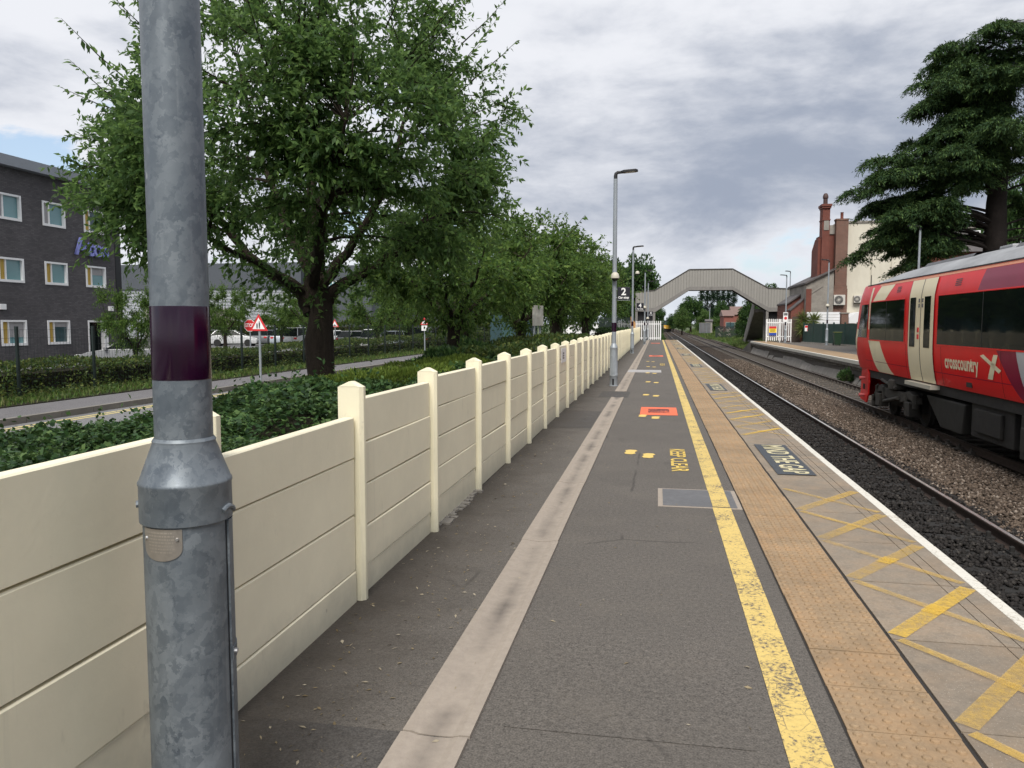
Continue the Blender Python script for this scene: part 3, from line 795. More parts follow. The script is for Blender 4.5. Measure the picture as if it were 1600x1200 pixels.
# ------------------------------------------------------------------ opposite platform
RE, RY1 = 8.82, 77.
b = MB().box((RE+.25, -5, -1.45), (70, RY1, -.004)); o = b.build('platform_base', M['asphalt']); o['kind'] = 'structure'
b = MB().box((10.6, RY1+.01, -1.45), (70, RY1+24, -.22)); o = b.build('yard', M['asphalt']); o['kind'] = 'structure'
sheet('white_platform_edge', RE, 5, RE+.16, RY1, .004, M['white'], th=.16)
sheet('buff_paving', RE+.161, 5, RE+1.75, RY1, .005, M['tactile'], th=.05)
sheet('platform_surface', RE+1.76, 5, 16, RY1, .002, M['asphalt'], th=.05)
b = MB()
rr = random.Random(4)
prof = [(RE+.02, -.16), (RE+.03, -.30), (RE+.16, -.31), (RE+.17, -.46), (RE+.26, -.47), (RE+.27, -1.4)]
ys = [5+1.8*k for k in range(41)]
b.loft([[(x+(rr.uniform(-.015, .03) if k > 1 else 0), min(y, RY1), z+(rr.uniform(-.015, .015) if k > 1 else 0)) for k, (x, z) in enumerate(prof)] for y in ys], closed=False)
o = b.build('platform_face', M['conc2']); o['kind'] = 'structure'
b = MB()                                                          # patchy footing blocks along the face
y = 20.
while y < RY1-1:
    l = rr.uniform(2.5, 7.); h = rr.uniform(.22, .55)
    b.prism([(RE+.27, y, BZ-.2), (RE-.05, y, BZ-.2), (RE+.16, y, BZ+h*.55), (RE+.26, y, BZ+h)], (0, l, rr.uniform(-.12, .12))); y += l*.98
o = b.build('platform_footing', M['conc']); o['kind'] = 'structure'
b = MB().prism([(RE, RY1+.02, .0), (RE, RY1+6.5, -1.0), (RE, RY1+6.5, -1.3), (RE, RY1+.02, -1.3)], (1.75, 0, 0)); o = b.build('platform_ramp', M['concdark']); o['kind'] = 'structure'
b = MB().prism([(9.3, 84, -1.2), (60, 84, -1.2), (60, 84, .25), (13.5, 84, .15), (11, 84, -.5)], (0, 900, 0)); o = b.build('grass_bank', M['field']); o['kind'] = 'structure'
# ------------------------------------------------------------------ lamp posts
def arc(b, c, r, a0, a1, z0, z1, n=10, th=.008):
    vs = []
    for k in range(n+1):
        a = R(a0+(a1-a0)*k/n)
        for rr_, z in ((r, z0), (r, z1), (r-th, z1), (r-th, z0)): vs.append((c[0]+rr_*math.cos(a), c[1]+rr_*math.sin(a), z))
    fs = []
    for k in range(n):
        i = k*4; j = i+4
        fs += [(i, j, j+1, i+1), (i+1, j+1, j+2, i+2), (i+2, j+2, j+3, i+3), (i+3, j+3, j, i)]
    fs += [(0, 1, 2, 3), (n*4+3, n*4+2, n*4+1, n*4)]
    b.add(vs, fs)
def lamp_head(r, z, c=(0, 0), name='lamp_head'):
    b = MB(); x, y = c
    b.tube([(x, y, z-.18), (x, y, z+.08), (x+.01, y, z+.135), (x+.05, y, z+.165), (x+.2, y, z+.172)], [.05, .05, .048, .042, .036], 10)
    b.loft([[(x+.14, y+s*.05, z+.145+q) for s, q in ((-1, 0), (1, 0), (1, .055), (-1, .055))], [(x+.22, y+s*.10, z+.15+q) for s, q in ((-1, 0), (1, 0), (1, .065), (-1, .065))],
            [(x+.52, y+s*.11, z+.17+q) for s, q in ((-1, 0), (1, 0), (1, .06), (-1, .06))], [(x+.58, y+s*.07, z+.178+q) for s, q in ((-1, 0), (1, 0), (1, .035), (-1, .035))]])
    h = b.build(name, M['dark'], r, bevel=.006)
    MB().quad((x+.26, y-.08, z+.150), (x+.26, y+.08, z+.150), (x+.5, y+.085, z+.166), (x+.5, y-.085, z+.166)).build('lens', M['white_p'], h)
PX, PY = -1.412, 2.1
K = .83
r = root('lamp_post', 'big galvanised steel lamp post with purple band, close beside the camera', 'lamp post', (PX, PY, 0), 'platform lamp posts')
MB().lathe([(q*K, z) for q, z in [(.16, .0), (.16, .02), (.152, .05), (.1495, .1), (.1495, 1.12)]], (PX, PY, 0), 48).build('base_column', M['galv'], r, True)
b = MB()
b.lathe([(q*K, z) for q, z in [(.1515, 1.066), (.160, 1.068), (.1605, 1.08), (.1595, 1.174), (.1625, 1.181), (.1620, 1.187), (.1575, 1.192), (.109, 1.302), (.110, 1.309), (.106, 1.314), (.1025, 1.318), (.10, 1.318)]], (PX, PY, 0), 48, cap=False)
b.build('shoulder', M['galv'], r, True)
MB().lathe([(q*K, z) for q, z in [(.1005, 1.30), (.0985, 3.0), (.095, 5.6)]], (PX, PY, 0), 48).build('shaft', M['galv'], r, True)
MB().lathe([(q*K, z) for q, z in [(.1015, 1.494), (.1022, 1.497), (.1012, 1.709), (.1005, 1.712)]], (PX, PY, 0), 48, cap=False).build('band', M['purple'], r, True)
b = MB(); arc(b, (PX, PY), .1585*K, 7, 66, .16, 1.062, 14, .012)
arc(b, (PX, PY), .162*K, 7, 60, .62, .66, 10, .006)
d = b.build('door', M['galv'], r, True, label='curved access door with a dark gap at its edge')
b = MB(); arc(b, (PX, PY), .1503*K, 3.5, 7, .14, 1.066, 3, .004); b.build('door_gap', M['dark'], d)
b = MB(); a = R(12); p = Vector((PX+.159*K*math.cos(a), PY+.159*K*math.sin(a), .645)); b.tube([p, p+Vector((math.cos(a), math.sin(a), 0))*.012], .008, 8); b.build('bolt', M['steel'], d)
b = MB(); a = R(20); b.tube([(PX+.162*K*math.cos(R(q)), PY+.162*K*math.sin(R(q)), 1.095+.012*math.sin((q+10)/9)) for q in range(-8, 42, 5)], .008, 8); b.build('weld_bead', M['galv'], r, True)
b = MB(); a = R(212); p = Vector((PX+.158*K*math.cos(a), PY+.158*K*math.sin(a), 1.12)); b.tube([p, p+Vector((math.cos(a), math.sin(a), 0))*.008], .011, 8); b.build('bolt', M['galv'], r)
# maker plate, a rounded plate bent round the column
VD = math.atan2(-PY, -PX)
b = MB(); vs = []; a0 = VD-R(36.)
pts = []
for k in range(25):
    t = math.pi*k/24
    pts.append((math.cos(t)*.064, -.045*math.sin(t)**.75))
prof = [(x, z) for x, z in pts]
nn = len(prof); grid = []
for (x, z) in prof:
    for zt in (z+1.012, 1.062):
        a = a0+x/.124
        grid.append((PX+.1525*K*math.cos(a), PY+.1525*K*math.sin(a), zt))
b.add(grid, [(2*k, 2*k+2, 2*k+3, 2*k+1) for k in range(nn-1)])
pl = b.build('maker_plate', M['brass'], r, True)
b = MB()
for s in (-.053, .050):
    a = a0+s/.124; p = Vector((PX+.1515*K*math.cos(a), PY+.1515*K*math.sin(a), 1.032)); b.tube([p, p+Vector((math.cos(a), math.sin(a), 0))*.005], [.0065, .004], 10)
b.build('screw', M['steel'], pl)
b = MB(); g = random.Random(5)
for k in range(7):
    z = 1.049-k*.0095; wd_ = .043*math.sqrt(max(.1, 1-(max(0, 1.02-z)/.05)**2)); x = -wd_
    while x < wd_-.004:
        l = g.uniform(.003, .011)
        a = a0+x/.124; a2 = a0+(x+l)/.124; q = .15305*K
        b.quad((PX+q*math.cos(a), PY+q*math.sin(a), z), (PX+q*math.cos(a2), PY+q*math.sin(a2), z), (PX+q*math.cos(a2), PY+q*math.sin(a2), z+.0042), (PX+q*math.cos(a), PY+q*math.sin(a), z+.0042))
        x += l+.002
b.build('engraving', mat('worn_engraving', (.33, .30, .26), .5, .5), pl)
lamp_head(r, 5.6, (PX, PY))

lp = root('lamp_post', 'grey steel lamp post carrying the two car stop sign', 'lamp post', (0, 0, 0), 'platform lamp posts')
MB().lathe([(.115, 0), (.115, .02), (.105, .03), (.105, .26), (.112, .27), (.112, .30), (.105, .31), (.105, 1.02), (.108, 1.03), (.062, 1.14)], (0, 0, 0), 20).build('base_column', M['galv2'], lp, True)
MB().lathe([(.062, 1.13), (.058, 3.), (.052, 5.45)], (0, 0, 0), 16).build('shaft', M['galv2'], lp, True)
MB().lathe([(.064, 1.45), (.064, 1.69)], (0, 0, 0), 16, cap=False).build('band', M['purple'], lp, True)
b = MB(); arc(b, (0, 0), .112, -115, -65, .32, .95, 5); b.build('door', M['galv2'], lp)
b = MB(); b.box((-.03, -.109, .03), (.02, -.104, .2)); b.build('cable_slot', M['dark'], lp)
lamp_head(lp, 5.45)
def lamp(x, y, label, rz=0, h=1., grp='platform lamp posts', z=0):
    return copy_tree(lp, (x, y, z), rz, label, grp, (1, 1, h))
lp.location = (-1.13, 20.7, 0)
l3 = lamp(-1.38, 44., 'grey steel lamp post carrying the nearer four car stop sign', 0, 1.06)
p = W(1007, 520, 63); lamp(p.x, 63, 'grey lamp post with a white dome, before the left picket fence', 0, 1.05)
p = W(1012, 520, 79); lamp(p.x, 79, 'slim grey lamp post beside the left picket fence with the farther four sign', 0, 1.05)
p = W(1292, 520, 63.5); lamp(p.x, 63.5, 'grey lamp post in front of the green fence on the far platform', math.pi, 1.17)
p = W(1227, 520, 72); lamp(p.x, 72, 'grey lamp post behind the white picket fence on the far platform', math.pi, 1.06)
p = W(1232.5, 520, 92); lamp(p.x, 92, 'tall slim lamp post rising behind the right end of the footbridge', math.pi, 1.42, z=-.4)
p = W(1437, 380, 42); lamp(p.x, 42, 'grey lamp post rising behind the red train roof', math.pi, 1.16)

def disc_sign(name, label, cat, P, w, h, m, th=.02, group=None, facing=(0, -1, 0)):
    r = root(name, label, cat, P, group)
    MB().cbox(P, (w, th, h)).build('plate', m, r, bevel=.004)
    return r
def car_stop(num, P, w, label):
    r = disc_sign('car_stop_sign', label, 'sign', P, w, w, M['signblack'], .02, 'car stop signs')
    MB().box((P[0]-w/2-.09, P[1]-.005, P[2]+w*.3), (P[0]-w/2, P[1]+.01, P[2]+w*.36)).box((P[0]-w/2-.09, P[1]-.005, P[2]-w*.36), (P[0]-w/2, P[1]+.01, P[2]-w*.3)).build('bracket', M['galv2'], r)
    place_text('number', num, w*.78, M['white_p'], (P[0], P[1]-.013, P[2]+w*.12), (1, 0, 0), (0, 0, 1), r, .002, .006)
    place_text('lettering', 'Car stop', w*.235, M['white_p'], (P[0], P[1]-.013, P[2]-w*.32), (1, 0, 0), (0, 0, 1), r, .002, .003)
    MB().box((P[0]-w/2, P[1]-.006, P[2]-w/2-.014), (P[0]+w/2, P[1]+.006, P[2]-w/2-.003)).build('edge_trim', M['galv2'], r)
car_stop('2', (-.885, 20.66, 2.46), .335, 'black two car stop sign on the nearer lamp post')
p = W(998.5, 479, 43.9); car_stop('4', (p.x+.06, 43.9, p.z), .40, 'black four car stop sign on the second lamp post')
p = W(1016, 490, 78.9); car_stop('4', (p.x+.05, 78.9, p.z), .42, 'small black four car stop sign by the left picket fence')
def speaker(P, label, s=1.):
    r = root('loudspeaker', label, 'speaker', P, 'platform loudspeakers and domes')
    x, y, z = P
    MB().lathe([(.055*s, .1*s), (.10*s, .06*s), (.125*s, -.02*s), (.125*s, -.07*s), (.10*s, -.075*s)], P, 20).build('housing', M['cream_p'], r, True)
    MB().lathe([(.10*s, -.078*s), (.07*s, -.14*s), (.02*s, -.16*s)], P, 16).build('grille', M['dark'], r, True)
speaker((-1.11, 20.56, 2.92), 'cream round loudspeaker on the post above the two car stop sign', .9)
p = W(996, 426, 43.8); speaker((p.x, 43.8, p.z), 'small white dome high on the second lamp post', .9)
p = W(1007, 480, 62.8); speaker((p.x, 62.8, p.z), 'small white dome on the lamp post before the picket fence', 1.1)
p = W(1293, 477, 63.35); speaker((p.x, 63.35, p.z), 'small white dome on the far platform lamp post', 1.1)
p = W(1012, 497, 78.85); speaker((p.x, 78.85, p.z), 'small white dome low on the slim lamp post', 1.1)

# ------------------------------------------------------------------ footbridge
BY, BD = 86., 2.1
r = root('footbridge', 'grey ribbed metal footbridge with sloping sides spanning the tracks', 'footbridge', (5.4, BY, 0))
top = [W(x, y, BY) for x, y in ((993, 456), (1023, 453.5), (1077, 421), (1145, 420), (1201, 450), (1234, 451))]
bot = [W(x, y, BY) for x, y in ((993, 481), (1023, 481), (1077, 448), (1145, 447.5), (1201, 480.5), (1234, 480.5))]
gir = [W(x, y, BY) for x, y in ((993, 486), (1023, 488), (1077, 453.5), (1145, 453), (1201, 487), (1234, 486))]
sg = ['landing_panel', 'stair_panel', 'span_panel', 'stair_panel', 'landing_panel']
for y0, y1 in ((BY, BY+.06), (BY+BD, BY+BD+.06)):
    for i, nm in enumerate(sg):
        a, c, d, e = bot[i].copy(), bot[i+1].copy(), top[i+1].copy(), top[i].copy()
        a.x += .01; e.x += .01; c.x -= .01; d.x -= .01
        MB().prism([(q.x, y0, q.z) for q in (a, c, d, e)], (0, y1-y0, 0)).build(nm, M['bridge'], r)
        MB().prism([(q.x, y0-.03, q.z) for q in (gir[i], gir[i+1], bot[i+1], bot[i])], (0, .12, 0)).build('girder', M['bridge_b'], r)
        MB().prism([(e.x, y0-.05, e.z-.06), (d.x, y0-.05, d.z-.06), (d.x, y0-.05, d.z+.05), (e.x, y0-.05, e.z+.05)], (0, .16, 0)).build('handrail_cap', M['bridge_d'], r)
b = MB()
for i in range(5): b.prism([(q.x, BY+.1, q.z+.06) for q in (gir[i], gir[i+1])]+[(q.x, BY+.1, q.z+.16) for q in (gir[i+1], gir[i])], (0, BD-.1, 0))
b.build('deck', M['bridge_d'], r)
for px in (994.5, 1022, 1199, 1232.5):
    q = W(px, 486, BY)
    for dy in (.02, BD-.2): MB().box((q.x-.13, BY+dy, -1.1), (q.x+.13, BY+dy+.24, q.z)).build('column', M['bridge_b'], r)
for (xa, xb) in ((996.5, 1020), (1201.5, 1230)):
    qa, qb = W(xa, 486, BY), W(xb, 486, BY)
    MB().box((qa.x, BY+.5, -1.), (qb.x, BY+1.6, qa.z-.06)).build('dark_infill', M['dark'], r)  # recessed dark box put in for the darkness under each landing
for px, dx in ((1192, -1.), (1010, -.6)):
    q = W(px, 484, BY+BD)
    b = MB(); n = 16; L = 9.5; z0 = q.z; z1 = -.9
    b.prism([(q.x-.9, BY+BD+.1, z0), (q.x-.9, BY+BD+.1, z0-.25), (q.x-.9, BY+BD+L, z1-.2), (q.x-.9, BY+BD+L, z1)], (1.8, 0, 0))
    for k in range(n): b.box((q.x-.85, BY+BD+.15+k*L/n, z0+(z1-z0)*k/n), (q.x+.85, BY+BD+.15+(k+1)*L/n, z0+(z1-z0)*k/n+.1))
    for s in (-.92, .88): b.prism([(q.x+s, BY+BD+.1, z0), (q.x+s, BY+BD+L, z1), (q.x+s, BY+BD+L, z1+1.15), (q.x+s, BY+BD+.1, z0+1.6)], (.05, 0, 0))
    b.build('stair_flight', M['conc'], r)

# ------------------------------------------------------------------ white picket fences
def picket_fence(x0, x1, Y, z0, z1, n, label, posts):
    r = root('picket_fence', label, 'fence', ((x0+x1)/2, Y, z0), 'white picket fences')
    p = None
    for k in range(n):
        x = x0+(x1-x0)*(k+.5)/n
        if p is None:
            w = .042
            p = MB().prism([(x-w, Y, z0+.12), (x+w, Y, z0+.12), (x+w, Y, z1-.06), (x, Y, z1), (x-w, Y, z1-.06)], (0, .025, 0)).build('picket', M['white_p'], r); px0 = x
        else:
            o = p.copy(); COL.objects.link(o); o.parent = r; o.location = (x-px0, 0, random.uniform(-.015, .015))
    for z in (z0+.45, z1-.4): MB().box((x0, Y+.026, z), (x1, Y+.075, z+.09)).build('rail', M['white_p'], r)
    for x in posts: MB().box((x-.05, Y+.076, z0-.05), (x+.05, Y+.17, z1-.05)).build('post', M['white_p'], r)
    return r
a, c = W(996, 515, 84), W(1033, 515, 84)
picket_fence(a.x-2.2, c.x, 84, -.35, W(1033, 501, 84).z, 24, 'white picket fence closing the end of the near platform', [a.x-2, a.x-.5, c.x-.05])
a, c = W(1197, 515, 73), W(1237, 515, 73)
picket_fence(a.x, c.x, 73, .02, W(1237, 498, 73).z, 13, 'white picket fence beside the footbridge stairs on the far platform', [a.x+.05, (a.x*.45+c.x*.55), c.x-.05])
a, c = W(1202, 510, 72.9), W(1213, 524, 72.9)
r = root('warning_sign', 'red yellow and blue warning sign on the white picket fence', 'sign', ((a.x+c.x)/2, 72.9, c.z))
h = a.z-c.z
MB().box((a.x, 72.88, a.z-h*.24), (c.x, 72.92, a.z)).build('red_panel', M['red_p'], r)
MB().box((a.x, 72.88, a.z-h*.70), (c.x, 72.92, a.z-h*.243)).build('yellow_panel', M['yel_p'], r)
MB().box((a.x, 72.88, c.z), (c.x, 72.92, a.z-h*.703)).build('blue_panel', M['blue_p'], r)
b = MB()
for k in range(4): b.box((a.x+.08, 72.875, a.z-h*(.32+k*.09)), (c.x-.1-.05*(k % 2), 72.879, a.z-h*(.29+k*.09)))
b.build('print', M['dark'], r)
a, c = W(1224, 488, 71.8), W(1231, 503, 71.8)
r = root('notice_sign', 'white sign with a red symbol on the post behind the right picket fence', 'sign', ((a.x+c.x)/2, 71.8, c.z))
MB().box((a.x, 71.79, c.z), (c.x, 71.82, a.z)).build('plate', M['white_p'], r)
b = MB().lathe([(.13, 0), (.13, .006)], (0, 0, 0), 20); b.v = [((a.x+c.x)/2+x, 71.785-z, c.z+.33+y) for x, y, z in b.v]; b.build('symbol', M['red_p'], r)
MB().box((a.x+.04, 71.78, a.z-.28), (c.x-.04, 71.789, a.z-.06)).build('print', M['cover'], r)
a = W(986, 485, 66); c = W(991, 512, 66)
r = root('folding_board', 'orange edged board standing by the second lamp post at the wall', 'board', ((a.x+c.x)/2, 66, 0))
MB().prism([(a.x-.02, 66, 2.3), (c.x+.12, 66, 1.7), (c.x+.12, 66, .2), (a.x+.05, 66, .2)], (0, .05, 0)).build('panel', mat('faded_orange_board', (.55, .30, .12)), r)
MB().box((a.x+.08, 66.0, -.0), (a.x+.13, 66.05, .2)).box((c.x+.02, 66, 0), (c.x+.07, 66.05, .2)).build('leg', M['wood'], r)

# ------------------------------------------------------------------ red train
TX = 7.38
r = root('passenger_train', 'red and cream diesel passenger train standing on the far track', 'train', (TX, 13, RZ))
ZH = [(.32, 1.27), (.45, 1.305), (.7, 1.35), (1.0, 1.378), (1.2, 1.385), (1.7, 1.387), (2.28, 1.384), (2.5, 1.35), (2.70, 1.30), (2.78, 1.27)]
ZR = [(2.78, 1.272), (2.84, 1.22), (2.94, 1.10), (3.06, .88), (3.16, .58), (3.22, .28), (3.235, 0)]
def hw(z): return float(np.interp(z, [q[0] for q in ZH], [q[1] for q in ZH]))
YF = [1.5, 12, 20, 21.5, 22.6, 23.2, 23.7, 24.4, 25.2, 25.8, 26.15, 26.3]
TP = [1, 1, 1, 1, 1, 1, .998, .985, .955, .90, .82, .72]
RK = [0, 0, 0, 0, 0, .05, .25, .5, .72, .88, .97, 1]
RF = [1, 1, 1, .96, .85, .72, .56, .32, .12, .02, 0, 0]
def tp(y): return float(np.interp(y, YF, TP))
def rake(y, z):
    k = float(np.interp(y, YF, RK))
    return y-k*(max(0, z-1.15)*.40+max(0, 1.15-z)*.35)
def side(y, z, eps=0.): return (TX-hw(z)*tp(y)-eps, rake(y, z), z)
rings = []
for y in YF:
    a = [(TX-hw(z)*tp(y), rake(y, z), z) for z, h in ZH]; c = [(2*TX-x, yy, z) for x, yy, z in a][::-1]
    rings.append(a+c)
MB().loft(rings).build('body', M['t_red'], r, True)
rings = []
for y, f in zip(YF, RF):
    a = [(TX-h*tp(y), rake(y, 2.78), 2.775+(z-2.775)*max(f, .02)) for z, h in ZR]; c = [(2*TX-x, yy, z) for x, yy, z in a][::-1][1:]
    rings.append(a+c)
MB().loft(rings, cap=True).build('roof', M['t_roof'], r, True)
def strip(b, z0, z1, yl, yr, eps, nz=10, ny=1):
    fl = yl if callable(yl) else (lambda z: yl)
    fr = yr if callable(yr) else (lambda z: yr)
    rows = []
    for i in range(nz+1):
        z = z0+(z1-z0)*i/nz
        rows.append([side(fl(z)+(fr(z)-fl(z))*k/ny, z, eps) for k in range(ny+1)])
    b.loft(rows, closed=False)
    return b
def ln(z0, a, z1, c, pw=1.): return lambda z: a+(c-a)*max(0, min(1, (z-z0)/(z1-z0)))**pw
def deco(name, m, z0, z1, yl, yr, eps=.004, par=None, nz=10, ny=1, label=None):
    return strip(MB(), z0, z1, yl, yr, eps, nz, ny).build(name, m, par or r, True, label=label)
deco('cream_swoosh', M['t_cream'], .33, 1.19, ln(.33, 22.95, 1.19, 23.78, .7), ln(.33, 21.55, 1.19, 22.62, .7))
deco('cream_swoosh', M['t_cream'], 2.29, 2.69, ln(2.29, 23.5, 2.69, 22.9), ln(2.29, 22.25, 2.69, 21.62))
deco('cream_swoosh', M['t_cream'], 1.5, 2.69, ln(1.5, 23.86, 2.69, 23.98), 23.72, .004, None, 12, 2)
deco('cream_swoosh', M['t_cream'], .36, 1.5, ln(.36, 26.1, 1.5, 26.1), ln(.36, 25.85, 1.5, 25.2), .004, None, 8, 2)
deco('upper_livery', M['t_pink'], 2.29, 2.69, ln(2.29, 16.15, 2.69, 15.98), 1.6)
deco('lower_livery', M['t_maroon'], .33, 1.19, ln(.33, 14.25, 1.19, 15.2, .8), ln(.33, 13.2, 1.19, 14.0))
deco('lower_livery', M['t_silver'], .33, 1.19, ln(.33, 13.95, 1.19, 14.42, .6), 1.6, .007)
deco('orange_stripe', M['t_orange'], 2.70, 2.755, 24.9, 1.6, .004, None, 2, 12)
deco('gutter', M['t_under'], 2.758, 2.79, 25.0, 1.55, .018, None, 2, 12)
def win(y0, y1, name='window', bars=(), z0=1.215, z1=2.265):
    o = deco(name, M['glass_dark'], z0, z1, y0, y1, .009, None, 8, 2)
    fr = MB()
    for (a, c, d, e) in ((z0-.03, z0, y0+.03, y1-.03), (z1, z1+.03, y0+.03, y1-.03), (z0, z1, y0+.03, y0), (z0, z1, y1, y1-.03)): strip(fr, a, c, d, e, .012, 6)
    fr.build('frame', M['t_red'], o)
    for yb in bars: strip(MB(), z0, z1, yb+.012, yb-.012, .011, 6).build('glazing_bar', M['dark'], o)
    return o
win(23.68, 20.5, 'window', (22.05,))
win(18.2, 13.1, 'window', (15.85,)); win(12.8, 8.2, 'window', (10.4,)); win(7.9, 3.2, 'window', (5.5,))
deco('cab_window', M['glass_dark'], 1.26, 2.22, ln(1.26, 25.25, 2.22, 25.05), 24.0, .012, None, 6, 4)
for k, (a, c) in enumerate(((20.14, 19.305), (19.275, 18.44))):
    d = strip(MB(), .325, 2.69, a, c, .016, 14).build('door', M['t_cream'], r, True)
    m_ = (a+c)/2+(-.10 if k == 0 else .10)*-1
    m_ = (a+c)/2+(.12 if k == 0 else -.02)
    strip(MB(), 1.12, 2.28, m_+.2, m_-.2, .022, 8).build('door_window', M['glass_dark'], d)
    s = MB()
    for z in (2.08, 2.2): s.cbox((side((a if k else c)-.0+(-.1 if k else .1), z)[0]-.02, (a-.1 if k else c+.1), z), (.015, .07, .085))
    s.build('notice', M['cover'], d)
strip(MB(), .33, 2.69, 19.308, 19.272, .018, 14).build('door_seal', M['dark'], r)
for y in (20.16, 18.43): strip(MB(), .33, 2.70, y+.014, y-.014, .014, 12).build('door_edge', M['t_maroon'], r)
b = MB()
for z in (1.52, 1.36): b.cbox((side(19.42, z)[0]-.024, 19.42, z), (.016, .09, .11))
b.build('door_button', M['red_p'], r)
for y, z in ((21.15, 2.52), (17.2, 2.5)):
    b = MB()
    for k in range(4): strip(b, z-.06+k*.04, z-.04+k*.04, y+.16, y-.16, .007, 1)
    b.build('vent', M['dark'], r)
for y in (20.35, 17.95, 15.0, 12.95, 8.05, 23.65): strip(MB(), .34, 1.17, y+.006, y-.006, .0085, 8).build('panel_seam', M['t_under'], r)
strip(MB(), .60, .612, 24.3, 1.6, .0085, 1, 14).build('panel_seam', M['t_maroon'], r)
me = text_mesh('crosscountry', .40, 0, .012, 1.02, .86)
og = ORG[r]; cy, cz = 16.87, .86
for v in me.vertices:
    x, z = v.co.x, v.co.y
    p = side(cy-x*.93, cz+z-x*.0, .008); v.co = Vector(p)-og
link('lettering', me, M['t_cream'], r)
b = MB()
def para(b, P, m=6):
    q = [Vector((0, y, z)) for y, z in P]
    rows = []
    for i in range(m+1):
        t = i/m; l = q[0].lerp(q[3], t); rr_ = q[1].lerp(q[2], t)
        rows.append([side(l.y, l.z, .009), side(rr_.y, rr_.z, .009)])
    b.loft(rows, closed=False)
para(b, [(15.60, .64), (15.38, .64), (15.12, 1.10), (15.30, 1.10)])
para(b, [(15.90, 1.06), (15.74, 1.09), (15.00, .83), (15.10, .77)])
b.build('emblem', M['t_cream'], r)
# nose: windscreen, lamps, coupler, valance
b = MB()
rows = []
for z in (1.32, 1.5, 1.7, 1.9, 2.1, 2.3, 2.5):
    rows.append([(TX+s*hw(z)*tp(26.27)*q, rake(26.27, z)+.03-abs(s)*.02, z) for s, q in ((-1, 1), (-.5, 1), (0, 1), (.5, 1), (1, 1))])
b.loft(rows, closed=False); b.build('windscreen', M['glass_dark'], r, True)
for s in (-1, 1): MB().cbox((TX+s*.46, rake(26.28, .85)+.02, .85), (.26, .05, .16)).build('headlight', M['white_p'], r)
MB().box((TX-.2, 24.3, .0), (TX+.2, 26.5, .25)).cbox((TX, 26.5, .12), (.36, .2, .4)).build('coupler', M['t_under'], r, bevel=.03)
val = [(25.75, .36), (25.7, -.1), (25.5, -.5), (25.1, -.62), (24.25, -.66), (24.08, -.4), (24.02, -.05), (24.06, .20), (24.2, .36)]
b = MB()
for s in (-1, 1):
    x = TX+s*1.22
    b.prism([(x-(max(0, y-24.8)**1.5)*s*.25, y, z) for y, z in val], (s*.05, 0, 0))
b.loft([[(TX-1.0, 25.5, .36), (TX+1.0, 25.5, .36), (TX+1.0, 25.35, -.55), (TX-1.0, 25.35, -.55)], [(TX-.8, 25.9, .36), (TX+.8, 25.9, .36), (TX+.8, 25.7, -.55), (TX-.8, 25.7, -.55)]])
v = b.build('front_valance', M['t_red'], r, bevel=.012)
b = MB()
for y, z in ((24.55, .05), (24.55, -.46)): b.tube([(TX-1.24, y, z), (TX-1.40, y, z)], [.045, .055], 10)
b.build('lifting_lug', mat('faded_red_lug', (.5, .12, .12)), v, True)
b = MB()
b.cbox((TX-1.275, 24.5, -.2), (.02, .16, .16))
b.build('opening', M['dark'], v)
# running gear
def bogie(yc):
    b = MB()
    for s in (-1, 1):
        x = TX+s*1.02
        b.prism([(x, yc-1.75, -.30), (x, yc-1.2, -.22), (x, yc-.6, -.36), (x, yc+.6, -.36), (x, yc+1.2, -.22), (x, yc+1.75, -.30), (x, yc+1.7, -.14), (x, yc+1.2, -.02), (x, yc+.7, -.10), (x, yc-.7, -.10), (x, yc-1.2, -.02), (x, yc-1.7, -.14)], (s*.16, 0, 0))
        for dy in (-1.3, 1.3): b.cbox((x+s*.1, yc+dy, -.46), (.26, .38, .34)); b.tube([(x+s*.12, yc+dy+.33, -.42), (x+s*.12, yc+dy+.33, -.08)], .085, 10); b.tube([(x+s*.12, yc+dy-.33, -.42), (x+s*.12, yc+dy-.33, -.08)], .085, 10)
        b.lathe([(.2, 0), (.25, .04), (.25, .26), (.2, .3)], (x+s*.06, yc, -.10), 16)
        b.tube([(x+s*.2, yc-.3, -.02), (x+s*.2, yc+1.0, .12)], .05, 8)
        b.tube([(x+s*.16, yc+1.9, -.5), (x+s*.16, yc+1.5, -.05)], .04, 8)
        b.cbox((x+s*.1, yc+1.95, -.55), (.2, .12, .34))
        b.tube([(x+s*.2, yc+.75, -.46), (x+s*.2, yc-.5, -.26)], .055, 8)
    b.box((TX-1.03, yc-.35, -.34), (TX+1.03, yc+.35, -.12))
    g = b.build('bogie', M['t_bogie'], r, bevel=.012)
    MB().box((TX-.95, yc-1.5, -.55), (TX+.95, yc+1.5, -.05)).build('inner_box', M['t_under'], g)  # plain dark box behind the side frames
    for dy in (-1.3, 1.3):
        w = MB()
        for s in (-1, 1):
            q = MB().lathe([(.445, -.07), (.45, -.05), (.425, -.04), (.42, .04), (.36, .055), (.34, .02), (.12, .03), (.1, .07)], (0, 0, 0), 28)
            w.add([(TX+s*(.78+vz), yc+dy+vx, RZ+.425+vy) for vx, vy, vz in q.v], q.f)
        w.tube([(TX-.8, yc+dy, RZ+.425), (TX+.8, yc+dy, RZ+.425)], .09, 10)
        w.build('wheelset', M['t_under'], g, True)
bogie(21.85); bogie(5.2)
MB().box((TX-1.22, 1.6, .10), (TX+1.22, 24.2, .36)).build('underframe', M['t_under'], r)
b = MB().prism([(TX-1.2, 19.35, .02), (TX-1.2, 17.0, .02), (TX-1.2, 17.15, -.62), (TX-1.2, 18.35, -.62)], (2.2, 0, 0)); b.build('fuel_tank', mat('tank_grime', (.022, .021, .018), .7, .1, .5, 3), r, bevel=.03)
